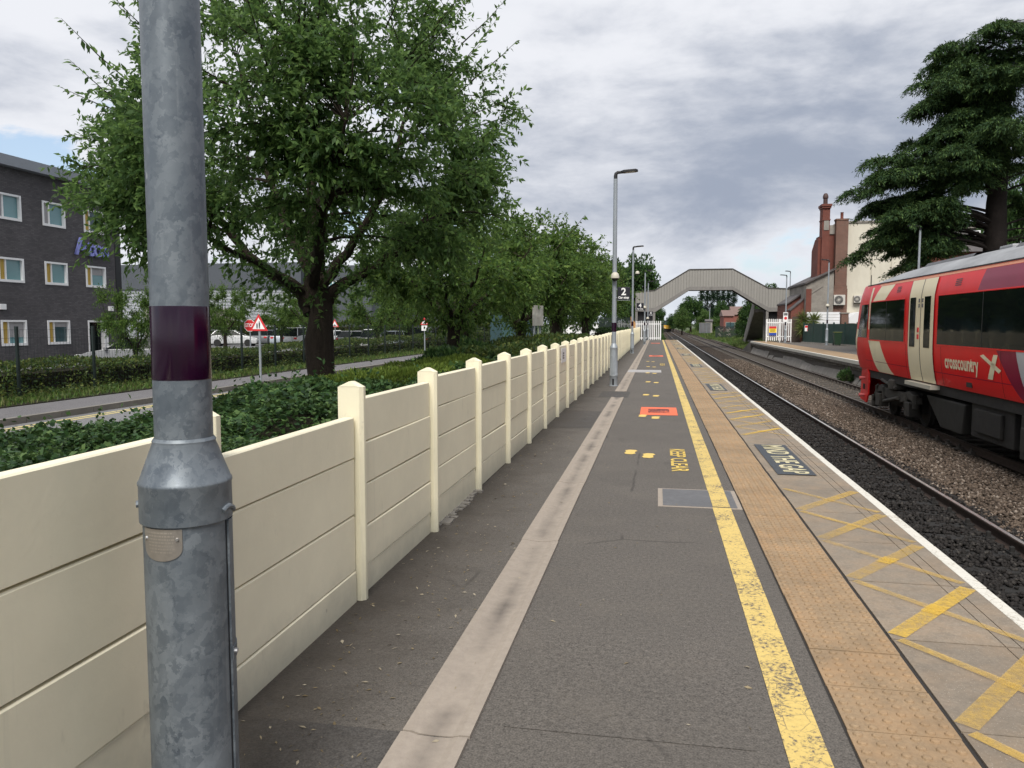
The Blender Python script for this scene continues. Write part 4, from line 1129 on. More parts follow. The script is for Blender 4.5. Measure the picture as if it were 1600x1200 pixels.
b = MB().box((TX-1.15, 14.9, -.58), (TX+1.1, 16.8, .1)).box((TX-1.22, 15.3, -.45), (TX-1.15, 16.5, 0)); b.build('equipment_case', M['t_under'], r, bevel=.02)
b = MB().box((TX-1.22, 13.4, -.66), (TX-.5, 14.5, .1)).box((TX-1.27, 13.55, -.52), (TX-1.22, 14.4, -.1)); b.build('equipment_case', mat('case_grime', (.032, .030, .026), .7, .1, .5, 4), r, bevel=.02)
b = MB().box((TX-1.15, 7.5, -.6), (TX+1.1, 13.1, .1)); b.build('engine_case', M['t_under'], r, bevel=.03)
MB().box((TX-1.42, 18.4, .20), (TX-1.2, 20.2, .29)).build('footstep', M['cream_p'], r)
MB().cbox((TX-1.30, 16.55, .47), (.03, .28, .12)).build('filler_flap', M['dark'], r)
for y in (19.6, 14.6, 10):
    MB().loft([[(TX-s*.8, y-1.5+q, z) for s, z in ((1, 3.08), (.9, 3.17), (0, 3.285), (-.9, 3.17), (-1, 3.08))] for q in (0, 3.0)], closed=False).build('roof_panel', mat('roof_grille', (.09, .092, .10), .6), r)
for y in (17.0, 12.4): MB().box((TX-.6, y-.3, 3.08), (TX-.1, y+.3, 3.225)).build('roof_pod', M['t_roof'], r, bevel=.04)
MB().tube([(TX-1.15, 24.6, 2.7), (TX-1.15, 24.6, 3.1)], .012, 6).build('aerial', M['dark'], r)

# ------------------------------------------------------------------ approaching train, far down the line
r = root('approaching_train', 'distant dark train with a yellow front coming along the near track', 'train', (3.5, 262, RZ))
y = 262
b = MB(); pr = [(-1.36, .0), (-1.38, .9), (-1.38, 2.0), (-1.25, 2.5), (-.8, 2.85), (0, 2.95), (.8, 2.85), (1.25, 2.5), (1.38, 2.0), (1.38, .9), (1.36, 0)]
b.loft([[(3.5+x, yy, z) for x, z in pr] for yy in (y, y+44)]); b.build('body', mat('dark_train_paint', (.03, .03, .045), .4), r)
MB().prism([(3.5-1.3, y-.02, .05), (3.5+1.3, y-.02, .05), (3.5+1.34, y-.02, 1.25), (3.5-1.34, y-.02, 1.25)], (0, -.12, 0)).build('cab_front', M['t_face'], r)
MB().prism([(3.5-1.2, y-.02, 1.35), (3.5+1.2, y-.02, 1.35), (3.5+1.0, y-.02, 2.35), (3.5-1.0, y-.02, 2.35)], (0, -.08, 0)).build('windscreen', M['pane2'], r)
MB().box((3.5-1.2, y, -.85), (3.5+1.2, y+40, 0)).build('underframe', M['t_under'], r)
for s in (-1, 1): MB().cbox((3.5+s*.95, y-.16, .35), (.3, .06, .2)).build('headlight', M['white_p'], r)
# ------------------------------------------------------------------ dark brick office
def grid_wall(b, y0, y1, z0, z1, holes, x0, x1):
    ys = sorted({y0, y1, *[h[0] for h in holes], *[h[1] for h in holes]}); zs = sorted({z0, z1, *[h[2] for h in holes], *[h[3] for h in holes]})
    for i in range(len(ys)-1):
        for k in range(len(zs)-1):
            ym, zm = (ys[i]+ys[i+1])/2, (zs[k]+zs[k+1])/2
            if any(h[0] < ym < h[1] and h[2] < zm < h[3] for h in holes): continue
            b.box((x0, ys[i], zs[k]), (x1, ys[i+1], zs[k+1]))
OX = -30.
r = root('office_building', 'three storey dark grey brick office with white framed windows', 'building', (OX, 25, -.35))
cols = [(22.4, 23.9), (25.2, 26.7), (28.0, 29.5), (30.85, 32.35), (33.64, 35.14), (36.44, 37.95)]
rows = [(.62, 1.84), (3.62, 4.77), (6.53, 7.75)]
holes = []
for c in cols:
    for q in rows: holes.append((*c, *q))
holes.remove((36.44, 37.95, .62, 1.84)); door = (36.44, 37.95, -.3, 1.85); holes.append(door)
b = MB(); grid_wall(b, 12, 38.75, -.4, 8.96, holes, OX-.3, OX)
b.box((-52, 12, -.4), (OX-.301, 12.3, 8.9)); b.build('wall', M['dbrick'], r)
MB().box((OX-.3, 38.751, -.4), (OX+.03, 39.2, 8.94)).build('corner_strip', M['dark'], r)
MB().box((-52, 38.8, -.4), (OX-.31, 39.15, 8.94)).build('side_wall', M['clad'], r)
MB().box((-53, 11.4, 8.97), (OX+.42, 39.7, 9.46)).build('fascia', M['fascia'], r, bevel=.01)
MB().box((-52.5, 12, 9.461), (OX-.3, 39.2, 9.55)).build('roof', M['clad_d'], r)
for i, (ya, yb, za, zb) in enumerate(holes):
    if (ya, za) == (door[0], door[2]):
        b = MB().box((OX-.25, ya+.001, za), (OX+.03, ya+.09, zb)).box((OX-.25, yb-.32, za), (OX+.03, yb-.001, zb)).box((OX-.25, ya+.091, zb-.1), (OX+.03, yb-.321, zb-.001))
        d = MB().box((OX-.24, ya+.092, za), (OX-.18, yb-.322, zb-.101)).build('door', M['glass_dark'], r)
        b.build('frame', M['white_p'], d); continue
    ins = .15
    b = MB()
    b.box((OX-ins, ya+.001, za+.001), (OX+.035, ya+.10, zb-.001)); b.box((OX-ins, yb-.10, za+.001), (OX+.035, yb-.001, zb-.001))
    b.box((OX-ins, ya+.101, za+.001), (OX+.035, yb-.101, za+.12)); b.box((OX-ins, ya+.101, zb-.09), (OX+.035, yb-.101, zb-.001))
    w = b.build('window', M['white_p'], r)
    ym = ya+.10+(yb-ya-.2)*.30
    MB().box((OX-ins+.001, ym-.03, za+.121), (OX-ins+.1, ym+.05, zb-.091)).build('mullion', M['white_p'], w)
    MB().box((OX-ins+.001, ya+.101, za+.121), (OX-ins+.05, ym-.031, zb-.091)).build('panel', M['ochre'] if (i % 3 != 2) else M['greystrip'], w)
    if (i*5) % 3 == 0: MB().box((OX-ins+.045, ym+.052, zb-.092-(zb-za)*(.2+.13*((i*7) % 4))), (OX-ins+.055, yb-.102, zb-.092)).build('blind', M['greystrip'], w)
    MB().box((OX-ins+.001, ym+.051, za+.121), (OX-ins+.04, yb-.101, zb-.091)).build('pane', M['pane'] if (i*7) % 4 else M['pane2'], w)
place_text('lettering', 'Atos', 1.28, M['logo'], (OX+.14, 36.85, 5.68), (0, 1, 0), (0, 0, 1), r, .06, .022, 1.0)
for y, z in ((30.95, 2.45), (38.2, 2.5)): MB().cbox((OX+.06, y, z), (.12, .34, .26)).build('wall_light', M['white_p'], r, bevel=.02)

# ------------------------------------------------------------------ ribbed grey warehouse beyond the car park
WY = 76.
r = root('warehouse', 'pale grey ribbed metal warehouse behind the car park', 'building', (-45, WY, -.35))
xa, xb = W(150, 480, WY).x, W(470, 480, WY).x
zl, zt = W(400, 450, WY).z, W(400, 411, WY).z
MB().box((xa, WY, -.4), (xb, WY+40, zl)).build('wall', M['clad'], r)
MB().box((xa-.2, WY-.25, zl+.001), (xb+.2, WY+40, zt)).build('roof', M['clad_d'], r)
q = W(346, 500, WY); MB().box((xa+6, WY-.06, -.4), (W(366, 480, WY).x, WY-.001, W(350, 482, WY).z)).build('base_panel', M['conc'], r)
r = root('warehouse', 'dark grey warehouse end with a small white window, behind the big tree', 'building', (-30, WY, -.35))
x0, x1 = xb+.3, W(575, 480, WY).x
MB().box((x0, WY+1, -.4), (x1, WY+38, zt-.3)).build('wall', M['clad_d'], r)
MB().box((x0-.1, WY+.9, W(480, 472, WY).z), (W(500, 480, WY).x, WY+.998, W(480, 448, WY).z)).build('pale_panel', M['clad'], r)
a, c = W(508, 438, WY), W(521, 457, WY)
w = MB().box((a.x, WY+.9, c.z), (c.x, WY+.998, a.z)).build('window', M['white_p'], r)
m_ = (a.x+c.x)/2
for q0, q1 in ((a.x+.1, m_-.05), (m_+.05, c.x-.1)): MB().box((q0, WY+.89, c.z+.12), (q1, WY+.899, a.z-.12)).build('pane', M['pane'], w)
a, c = W(466, 451, WY), W(476, 470, WY)
s = root('unit_sign', 'dark blue number sign on the warehouse wall behind the trunk', 'sign', ((a.x+c.x)/2, WY, c.z))
MB().box((a.x, WY+.6, c.z), (c.x, WY+.85, a.z)).build('plate', mat('navy_sign', (.015, .02, .06)), s)
place_text('number', '6', 1.0, M['white_p'], ((a.x+c.x)/2, WY+.58, (a.z+c.z)/2), (1, 0, 0), (0, 0, 1), s, .01, .02)
r = root('warehouse', 'grey block glimpsed between the second tree and the first', 'building', (-30, 100, -.35))
MB().box((W(560, 480, 100).x, 100, -.4), (W(690, 480, 100).x, 130, W(600, 440, 100).z)).build('wall', M['clad_d'], r)
MB().box((W(575, 480, 100).x, 99.8, W(600, 480, 100).z), (W(650, 480, 100).x, 99.99, W(600, 462, 100).z)).build('pale_panel', M['clad'], r)
r = root('green_hut', 'dark teal metal cabin behind the row of trees', 'cabin', (W(800, 510, 62).x, 62, -.3))
a, c = W(766, 487, 62), W(828, 540, 62)
MB().box((a.x, 62, -.35), (c.x, 66, a.z)).build('wall', mat('teal_cabin', (.02, .055, .065), .6), r)
MB().box((a.x-.15, 61.85, a.z+.001), (c.x+.15, 66.2, a.z+.12)).build('roof', M['clad_d'], r)
m_ = W(785, 510, 62).x; MB().box((m_, 61.95, -.3), (m_+.85, 61.999, a.z-.35)).build('door', mat('teal_door', (.03, .08, .09), .6), r)
r = root('rendered_wall', 'long low white wall behind the row of trees', 'wall', (W(900, 515, 105).x, 105, -.3))
MB().box((W(862, 515, 105).x, 105, -.35), (W(935, 515, 105).x, 105.3, W(900, 506, 105).z)).build('wall', M['white_p'], r)
MB().box((W(862, 515, 105).x-.05, 104.95, W(900, 506, 105).z+.001), (W(935, 515, 105).x+.05, 105.35, W(900, 506, 105).z+.1)).build('coping', M['conc'], r)

# ------------------------------------------------------------------ welded mesh fence along the footway
FX = -14.95
r = root('mesh_fence', 'dark green welded mesh fence between hedge and footway', 'fence', (FX, 20, -.13))
p = None
for k in range(29):
    y = 8.25+2.52*k
    if p is None: p = MB().box((FX-.03, y-.03, -.3), (FX+.03, y+.03, 1.60)).build('post', M['fencegreen'], r); y0_ = y
    else: o = p.copy(); COL.objects.link(o); o.parent = r; o.location = (0, y-y0_, 0)
def mesh_panel():
    b = MB()
    for k in range(24): b.box((-.002, .05+k*.105, -.1), (.002, .054+k*.105, 1.52))
    for k in range(9): b.box((.0025, .03, -.08+k*.2), (.008, 2.49, -.075+k*.2))
    return b
b = mesh_panel(); b.v = [(x+FX+.034, y+8.25, z) for x, y, z in b.v]
p = b.build('mesh_panel', M['fencegreen'], r)
for k in range(1, 28): o = p.copy(); COL.objects.link(o); o.parent = r; o.location = (0, 2.52*k, 0)
a, c = W(935, 510, 74), W(992, 510, 74)
r = root('railing_fence', 'tall dark palisade fence behind the far end of the cream wall', 'fence', ((a.x+c.x)/2, 74, 0))
p = None; n = 44
for k in range(n):
    x = a.x+(c.x-a.x)*k/n
    if p is None: p = MB().prism([(x, 74, -.2), (x+.06, 74, -.2), (x+.06, 74, 2.2), (x+.03, 74, 2.3), (x, 74, 2.2)], (0, .02, 0)).build('pale', M['fencegreen'], r); x0_ = x
    else: o = p.copy(); COL.objects.link(o); o.parent = r; o.location = (x-x0_, 0, 0)
for z in (.3, 1.8): MB().box((a.x, 74.021, z), (c.x, 74.06, z+.06)).build('rail', M['fencegreen'], r)

# ------------------------------------------------------------------ road signs
def pole(b, x, y, z0, z1, rad=.038): b.tube([(x, y, z0), (x, y, z1)], rad, 10)
def tri_sign(px, ptop, pbot, w_px, Y, zg, label, symbol, plate=False):
    c = W(px, (ptop+pbot)/2, Y); a = W(px, ptop, Y); d = W(px, pbot, Y)
    r = root('warning_triangle_sign', label, 'road sign', (c.x, Y, zg), 'road signs on poles')
    b = MB(); pole(b, c.x, Y+.05, zg, a.z-.05); b.build('pole', M['galv2'], r, True)
    h = a.z-d.z; hwid = h*.577
    def tri(s, dy, th): return [(c.x-hwid*s, Y-dy, d.z+h*(1-s)*.333), (c.x+hwid*s, Y-dy, d.z+h*(1-s)*.333), (c.x, Y-dy, d.z+h*.333+h*.667*s)]
    MB().prism(tri(1, 0, 0), (0, .012, 0)).build('plate', M['red_p'], r)
    MB().prism(tri(.68, .004, 0), (0, .003, 0)).build('face', M['white_p'], r)
    b = MB(); u = h
    if symbol == 'people':
        for s, k in ((.05, 1.), (-.10, .72)):
            x = c.x+s*u; zb = d.z+.14*u; hh = .46*u*k
            b.v += []; 
            b.prism([(x-.035*u, Y-.007, zb), (x-.01*u, Y-.007, zb), (x, Y-.007, zb+.4*hh), (x+.012*u, Y-.007, zb), (x+.04*u, Y-.007, zb), (x+.045*u, Y-.007, zb+.78*hh), (x-.04*u, Y-.007, zb+.78*hh)], (0, .002, 0))
            b.prism([(x+.028*u*math.cos(q*.785), Y-.007, zb+.88*hh+.03*u*math.sin(q*.785)) for q in range(8)], (0, .002, 0))
    else:
        x = c.x; zb = d.z+.16*u
        b.prism([(x-.26*u, Y-.007, zb), (x+.26*u, Y-.007, zb), (x+.26*u, Y-.007, zb+.03*u), (x+.14*u, Y-.007, zb+.05*u), (x+.05*u, Y-.007, zb+.17*u), (x-.05*u, Y-.007, zb+.17*u), (x-.14*u, Y-.007, zb+.05*u), (x-.26*u, Y-.007, zb+.03*u)], (0, .002, 0))
    b.build('symbol', M['signblack'], r)
    if plate: MB().box((c.x-hwid*.7, Y-.005, d.z-.34), (c.x+hwid*.7, Y+.008, d.z-.04)).build('sub_plate', M['white_p'], r)
    return r
tri_sign(404, 490.5, 517, 30, 22.0, -.15, 'red triangle sign with two walking figures on the footway', 'people')
tri_sign(663, 496, 507.5, 14, 42.8, -.15, 'red triangle hump sign with white plate beside the second tree', 'hump', True)
tri_sign(523, 499, 511, 10, 50., -.3, 'small red triangle sign seen right of the big trunk', 'hump')
def stop_sign(px, py, s, Y, label):
    c = W(px, py, Y); r = root('stop_sign', label, 'road sign', (c.x, Y, -.3), 'road signs on poles')
    b = MB(); pole(b, c.x, Y+.05, -.35, c.z+s*.6); b.build('pole', M['galv2'], r, True)
    oc = lambda k: [(c.x+k*math.cos(math.pi/8+q*math.pi/4), Y, c.z+k*math.sin(math.pi/8+q*math.pi/4)) for q in range(8)]
    MB().prism(oc(s), (0, .012, 0)).build('rim', M['white_p'], r)
    MB().prism([(x, y-.003, z) for x, y, z in oc(s*.92)], (0, .002, 0)).build('plate', M['red_p'], r)
    place_text('lettering', 'STOP', s*.78, M['white_p'], (c.x, Y-.008, c.z), (1, 0, 0), (0, 0, 1), r, .001, .008, .82)
stop_sign(390, 508.5, .40, 44., 'red octagon STOP sign left of the walking figures sign')
stop_sign(507, 507, .40, 44., 'red octagon STOP sign half hidden by the big tree trunk')
P = W(840, 545, 29.2)
r = root('notice_board', 'weathered pale notice board on two grey legs beyond the cream wall', 'notice board', (-4.4, 29.2, .1))
for px, dy in ((834.5, 0), (840.5, .5)):
    q = W(px, 520, 29.2); MB().box((q.x-.035, 29.2+dy, .1), (q.x+.035, 29.27+dy, 2.1)).build('leg', M['galv2'], r)
q = W(837, 520, 29.2); a, c = W(833, 477, 29.1), W(845, 509, 29.1)
MB().add([(a.x, 29.08, c.z), (c.x, 29.75, c.z), (c.x, 29.75, a.z), (a.x, 29.08, a.z), (a.x-.03, 29.12, c.z), (c.x-.03, 29.79, c.z), (c.x-.03, 29.79, a.z), (a.x-.03, 29.12, a.z)], [(0, 1, 2, 3), (4, 5, 6, 7), (0, 1, 5, 4), (1, 2, 6, 5), (2, 3, 7, 6), (3, 0, 4, 7)]).build('board', mat('weathered_board', (.38, .37, .33), .8, 0, .4, 3), r)

# ------------------------------------------------------------------ parked cars
def make_car(name, label, paint, loc, rz, hatch=1., tall=0.):
    r = root(name, label, 'car', (0, 0, 0), 'cars in the car park')
    L, Wd = 2.12, .87
    H = lambda x: None
    low = [(-L, .45), (-L+.03, .72), (-L+.12, .93), (-1.2, .98+tall*.3), (.85, .95+tall*.3), (1.55, .84+tall*.3), (2.0, .68+tall*.2), (L, .5), (L-.04, .25), (-L+.06, .25)]
    b = MB(); b.loft([[(x*(1 if s in (1, 2) else .985), y*k, z if abs(y*k) < Wd else z) for x, z in low] for s, (y, k) in enumerate(((-Wd, .96), (-Wd, 1.0), (Wd, 1.0), (Wd, .96)))])
    b = MB(); rings = []
    for y, f in ((-Wd, .93), (-Wd*.985, 1.), (-Wd*.6, 1.01), (Wd*.6, 1.01), (Wd*.985, 1.), (Wd, .93)):
        rings.append([(x*(1-(abs(y) > Wd*.9)*.012), y, .25+(z-.25)*f) for x, z in low])
    b.loft(rings); body = b.build('body', paint, r, True, .03)
    rt = 1.44+tall
    cab = [[(-L+.15, .95), (.95, .95)], [(-L+.55*hatch, rt-.06), (.12, rt-.06)]]
    g = MB(); zc = .93+tall*.3
    lo = [(-L+.13, -Wd+.05, zc), (.98, -Wd+.05, zc-.02), (.98, Wd-.05, zc-.02), (-L+.13, Wd-.05, zc)]
    up = [(-L+.13+.42*hatch, -Wd+.24, rt-.05), (.10, -Wd+.24, rt-.05), (.10, Wd-.24, rt-.05), (-L+.13+.42*hatch, Wd-.24, rt-.05)]
    g.loft([lo, up]); g.build('windows', M['glass_dark'], r)
    t = MB(); u2 = [(x*1., y, z+.005) for x, y, z in up]
    t.loft([[(x+(-.03 if x < -.5 else .04), y*1.03, z) for x, y, z in u2], [(x+(.05 if x < -.5 else -.08), y*.9, z+.055) for x, y, z in u2]]); t.build('roof', paint, r, True, .015)
    pl = MB()
    for s in (-1, 1):
        for i, (xa, xu) in enumerate(((-L+.16, -L+.13+.43*hatch), (-.62, -.52), (.96, .10))):
            pl.add([(xa-.04, s*(Wd-.045), zc-.01), (xa+.05, s*(Wd-.045), zc-.01), (xu+.04, s*(Wd-.235), rt-.045), (xu-.04, s*(Wd-.235), rt-.045)], [(0, 1, 2, 3)])
    pl.build('pillars', paint, r)
    w0 = None
    for x in (-1.32, 1.30):
        for s in (-1, 1):
            q = MB().lathe([(.2, -.1), (.31, -.1), (.32, -.06), (.32, .06), (.31, .1), (.2, .1)], (0, 0, 0), 20)
            q.v = [(x+vx, s*(Wd-.08)+vz, .32+vy) for vx, vy, vz in q.v]; w_ = q.build('wheel', M['tyre'], r, True)
            q = MB().lathe([(.02, .07), (.19, .095), (.2, .06)], (0, 0, 0), 14); q.v = [(x+vx, s*(Wd-.08+vz), .32+vy) for vx, vy, vz in q.v]; q.build('rim', M['galv2'], w_, True)
    for s in (-1, 1):
        MB().cbox((L-.10, s*.62, .66), (.14, .32, .13)).build('headlight', M['white_p'], r, bevel=.02)
        MB().cbox((-L+.06, s*.66, .78), (.1, .26, .16)).build('tail_light', M['red_p'], r, bevel=.02)
        MB().cbox((.78, s*(Wd+.07), .98+tall*.3), (.12, .17, .12)).build('mirror', paint, r, bevel=.02)
    r.location = loc; r.rotation_euler = (0, 0, rz)
    return r
pa = {k: mat(k, c, .3, .1, .04, 2, 0) for k, c in (('silver_paint', (.20, .205, .215)), ('white_paint', (.55, .56, .57)), ('grey_paint', (.14, .15, .16)), ('pale_blue_paint', (.42, .47, .52)), ('black_paint', (.02, .022, .026)))}
def car(px, Y, lab, pk, rz, hatch=1., tall=0.):
    p = W(px, 520, Y); make_car('parked_car', lab, pa[pk], (p.x, Y, -.35), rz, hatch, tall)
car(208, 29.5, 'silver hatchback parked by the dark brick office', 'silver_paint', R(196), .7)
car(250, 38., 'dark grey car half hidden behind the big lamp post', 'grey_paint', R(185), 1.)
car(366, 64, 'white car parked left of the walking figures sign', 'white_paint', R(20), 1.2)
car(418, 67, 'grey car parked deep behind the STOP sign', 'grey_paint', R(95))
car(447, 66, 'pale blue car left of the big trunk behind the hedge', 'pale_blue_paint', R(100), 1., .12)
car(474, 63, 'white people carrier just left of the big trunk', 'white_paint', R(80), .7, .25)
car(530, 64, 'white car just right of the big trunk behind the fence', 'white_paint', R(30))
car(566, 60, 'pale car behind mesh fence between the two trees', 'silver_paint', R(60))
car(590, 58, 'white car with dark windows behind the mesh fence', 'white_paint', R(95), .7, .15)
car(625, 60, 'pale blue car farthest along the fence before the second tree', 'pale_blue_paint', R(75))
car(662, 62, 'black off roader parked by the hump sign', 'black_paint', R(95), .4, .3)
car(342, 68, 'grey car at the left end of the car park row', 'grey_paint', R(60))

# ------------------------------------------------------------------ buildings by the far platform
HY = 75.
def wx(px): return W(px, 450, HY).x
def wz(py): return W(1300, py, HY).z
r = root('brick_house', 'tall red brick and cream rendered building with two chimneys by the far platform', 'building', (wx(1300), HY, 0))
MB().box((wx(1283), HY, 0), (wx(1302), HY+3, wz(366))).build('wall', M['rbrick_x'], r)
b = MB().prism([(wx(1283)-.02, HY+.02, 0), (wx(1283)-.02, HY+3, 0), (wx(1283)-.02, HY+3, wz(388)), (wx(1283)-.02, HY+1.5, wz(372)), (wx(1283)-.02, HY+.02, wz(372))], (-.35, 0, 0)); b.build('side_wall', M['rbrick_y'], r)
MB().box((wx(1302.5), HY+.05, 0), (wx(1426), HY+2.95, wz(349))).build('rendered_wall', M['render'], r)
MB().box((wx(1290), HY-.1, wz(366)+.002), (wx(1303), HY+2.9, wz(352))).build('parapet', M['conc'], r)
b = MB(); b.box((wx(1318), HY-.05, wz(349)+.002), (wx(1427), HY+3., wz(346))); b.build('coping', M['conc'], r)
b = MB(); xm, hwid = wx(1286.5), (wx(1292.5)-wx(1281))/2
b.box((xm-hwid, HY-.35, 3), (xm+hwid, HY+.9, wz(326))); b.box((xm-hwid*1.12, HY-.43, wz(345)), (xm+hwid*1.12, HY+.98, wz(343)))
b.box((xm-hwid*1.2, HY-.48, wz(326)+.001), (xm+hwid*1.2, HY+1., wz(323))); b.box((xm-hwid*1.4, HY-.55, wz(323)+.001), (xm+hwid*1.4, HY+1.1, wz(319.5)))
ch = b.build('chimney', M['rbrick_x'], r)
MB().lathe([(.25, 0), (.2, .05), (.19, .55), (.25, .62), (.24, .8), (.16, 1.0), (.1, 1.05)], (xm, HY+.25, wz(319.5)), 14).build('chimney_pot', mat('sooty_pot', (.05, .022, .018)), ch, True)
MB().box((wx(1283), HY-.40, wz(360)), (wx(1291), HY-.352, wz(343))).build('stone_panel', M['conc'], ch)
b = MB(); b.box((wx(1301), HY-.75, 2), (wx(1319.5), HY-.001, wz(346))); b.box((wx(1300.2), HY-.8, wz(346)+.001), (wx(1320.3), HY+.1, wz(343.5)))
b.box((wx(1298.6), HY-.95, .5), (wx(1320.4), HY-.751, wz(452))); b.box((wx(1300), HY-.86, wz(452)+.001), (wx(1320), HY-.751, wz(447)))
ch = b.build('chimney', M['obrick'], r, label='broad weathered brick chimney breast with one pot')
MB().lathe([(.16, 0), (.13, .1), (.13, .55), (.16, .6)], (wx(1310.5), HY-.35, wz(343.5)), 12).build('chimney_pot', M['rbrick_x'], ch, True)
b = MB()
for q in (1360, 1391): b.box((wx(q), HY-.02, 2), (wx(q)+.07, HY+.045, wz(352)))
b.build('downpipe', M['cream_p'], r)
r = root('lean_to', 'low lean-to with sloping slate roof and peeling render beside the tall house', 'building', (wx(1275), HY-1, 0))
MB().prism([(wx(1256), HY-1.2, 0), (wx(1298), HY-1.2, 0), (wx(1298), HY-1.2, wz(423)), (wx(1256), HY-1.2, wz(443))], (0, 9, 0)).build('wall', M['oldrender'], r)
b = MB(); b.prism([(wx(1253.5), HY-1.45, wz(445)), (wx(1300), HY-1.45, wz(422.5)), (wx(1300), HY-1.45, wz(420)), (wx(1253.5), HY-1.45, wz(442))], (0, 9.5, 0)); b.build('roof', M['slate'], r)
MB().box((wx(1255.8), HY-1.3, 0), (wx(1264), HY-1.201, wz(452))).build('brick_pier', M['rbrick_x'], r)
b = MB(); b.prism([(wx(1258), HY-1.26, wz(461)), (wx(1281), HY-1.26, wz(446)), (wx(1282), HY-1.26, wz(448)), (wx(1259), HY-1.26, wz(463))], (0, .05, 0)); b.build('flashing', M['conc'], r)
r = root('brick_outbuilding', 'small red brick outbuilding with stepped roofs beside the footbridge', 'building', (wx(1245), HY+1, 0))
MB().prism([(wx(1235), HY+1.5, 0), (wx(1256), HY+1.5, 0), (wx(1256), HY+1.5, wz(459)), (wx(1235), HY+1.5, wz(473))], (0, 6, 0)).build('wall', M['rbrick_x'], r)
MB().prism([(wx(1234), HY+1.3, wz(475)), (wx(1256.2), HY+1.3, wz(460)), (wx(1256.2), HY+1.3, wz(457.5)), (wx(1234), HY+1.3, wz(472.5))], (0, 6.4, 0)).build('roof', M['slate'], r)
MB().prism([(wx(1236), HY-.4, 0), (wx(1255.5), HY-.4, 0), (wx(1255.5), HY-.4, wz(467)), (wx(1236), HY-.4, wz(484))], (0, 1.6, 0)).build('low_wall', M['rbrick_x'], r)
MB().prism([(wx(1234.5), HY-.5, wz(486)), (wx(1255.6), HY-.5, wz(468)), (wx(1255.6), HY-.5, wz(465.5)), (wx(1234.5), HY-.5, wz(483.5))], (0, 1.75, 0)).build('low_roof', M['slate'], r)
def ac(px0, px1, py0, py1, Y, label):
    a, c = W(px0, py0, Y), W(px1, py1, Y); xm, zm = (a.x+c.x)/2, (a.z+c.z)/2
    r = root('air_conditioner', label, 'air conditioner', (xm, Y, c.z), 'wall air conditioners')
    MB().box((a.x, Y-.35, c.z), (c.x, Y, a.z)).build('casing', M['ac'], r, bevel=.02)
    g = MB().lathe([((a.z-c.z)*.42, 0), ((a.z-c.z)*.42, .02), ((a.z-c.z)*.36, .02)], (0, 0, 0), 24, cap=False); g.v = [(xm-.07+x, Y-.352-z, zm+y) for x, y, z in g.v]; g.build('fan_ring', M['cover'], r)
    g = MB().lathe([((a.z-c.z)*.36, 0), ((a.z-c.z)*.36, .006)], (0, 0, 0), 24); g.v = [(xm-.07+x, Y-.353-z, zm+y) for x, y, z in g.v]; g.build('fan_opening', M['dark'], r)
    g = MB()
    for k in range(8): q = k*math.pi/8; e = Vector((math.cos(q), 0, math.sin(q)))*(a.z-c.z)*.36; o = Vector((xm-.07, Y-.366, zm)); g.tube([o-e, o+e], .012, 4)
    g.build('fan_grille', M['ac'], r)
    MB().box((a.x+.08, Y-.3, c.z-.08), (c.x-.08, Y, c.z-.001)).build('bracket', M['t_bogie'], r)
ac(1302, 1319, 461, 476.5, HY-.96, 'off white air conditioner under the broad brick chimney')
ac(1333, 1345, 462, 473, HY, 'grey air conditioner on the cream wall beside the train front')
# green fence, marquee and bits behind the platform
r = root('green_fence', 'dark green boarded fence along the back of the far platform', 'fence', (14, 65, 0))
fp_ = [(12.7, 71.5), (14.6, 61.), (16.2, 50.), (17.4, 40)]
for (xa, ya), (xb2, yb2) in zip(fp_[:-1], fp_[1:]):
    d = Vector((xb2-xa, yb2-ya, 0)); n = int(d.length/1.83); u = d.normalized(); s = Vector((-u.y, u.x, 0))
    for k in range(n):
        p0 = Vector((xa, ya, 0))+d*k/n; p1 = Vector((xa, ya, 0))+d*(k+1)/n
        MB().obox((p0+p1)/2+Vector((0, 0, .86)), (p1-p0)*.485, s*.02, (0, 0, .8)).build('board_panel', M['fgreen'], r)
        MB().obox(p0+Vector((0, 0, .88)), u*.05, s*.05, (0, 0, .9)).build('post', M['fgreen'], r)
r = root('concrete_plinth', 'pale concrete strip at the foot of the green fence', 'kerb', (14, 65, 0))
b = MB()
for (xa, ya), (xb2, yb2) in zip(fp_[:-1], fp_[1:]):
    d = Vector((xb2-xa, yb2-ya, 0)); u = d.normalized(); s = Vector((-u.y, u.x, 0)); b.obox(Vector(((xa+xb2)/2, (ya+yb2)/2, .03))+s*-.16*(1 if s.x > 0 else -1), d*.5, s*.09, (0, 0, .055))
b.build('strip', M['conc'], r)
r = root('marquee', 'white fabric awning wall above the green fence', 'marquee', (14, 73, 1))
b = MB(); a, c = W(1261, 487.5, 73.2), W(1312, 509, 73.2)
for k in range(5): b.box((a.x, 73.2+.02*(k % 2), c.z+(a.z-c.z)*k/5+.01), (c.x, 73.3, c.z+(a.z-c.z)*(k+1)/5-.01))
b.build('sheet', M['marquee'], r)
a, c = W(1327, 487, 72), W(1350, 505, 72)
MB().prism([(a.x, 72, c.z), (c.x, 72, c.z), (c.x, 72, a.z), (a.x+.55, 72, a.z-.1), (a.x, 72, c.z+.5)], (0, 3, 0)).build('canopy', M['marquee'], r)
MB().box((W(1261, 488, 73.3).x, 73.35, 0), (W(1261, 488, 73.3).x+.08, 73.43, 2.7)).box((W(1312, 488, 73.3).x, 73.35, 0), (W(1312, 488, 73.3).x+.08, 73.43, 2.7)).build('pole', M['galv2'], r)
a, c = W(1315, 490, 70), W(1325.5, 510, 70)
r = root('brick_pier', 'square weathered brick pier rising behind the green fence', 'pillar', ((a.x+c.x)/2, 70, 0))
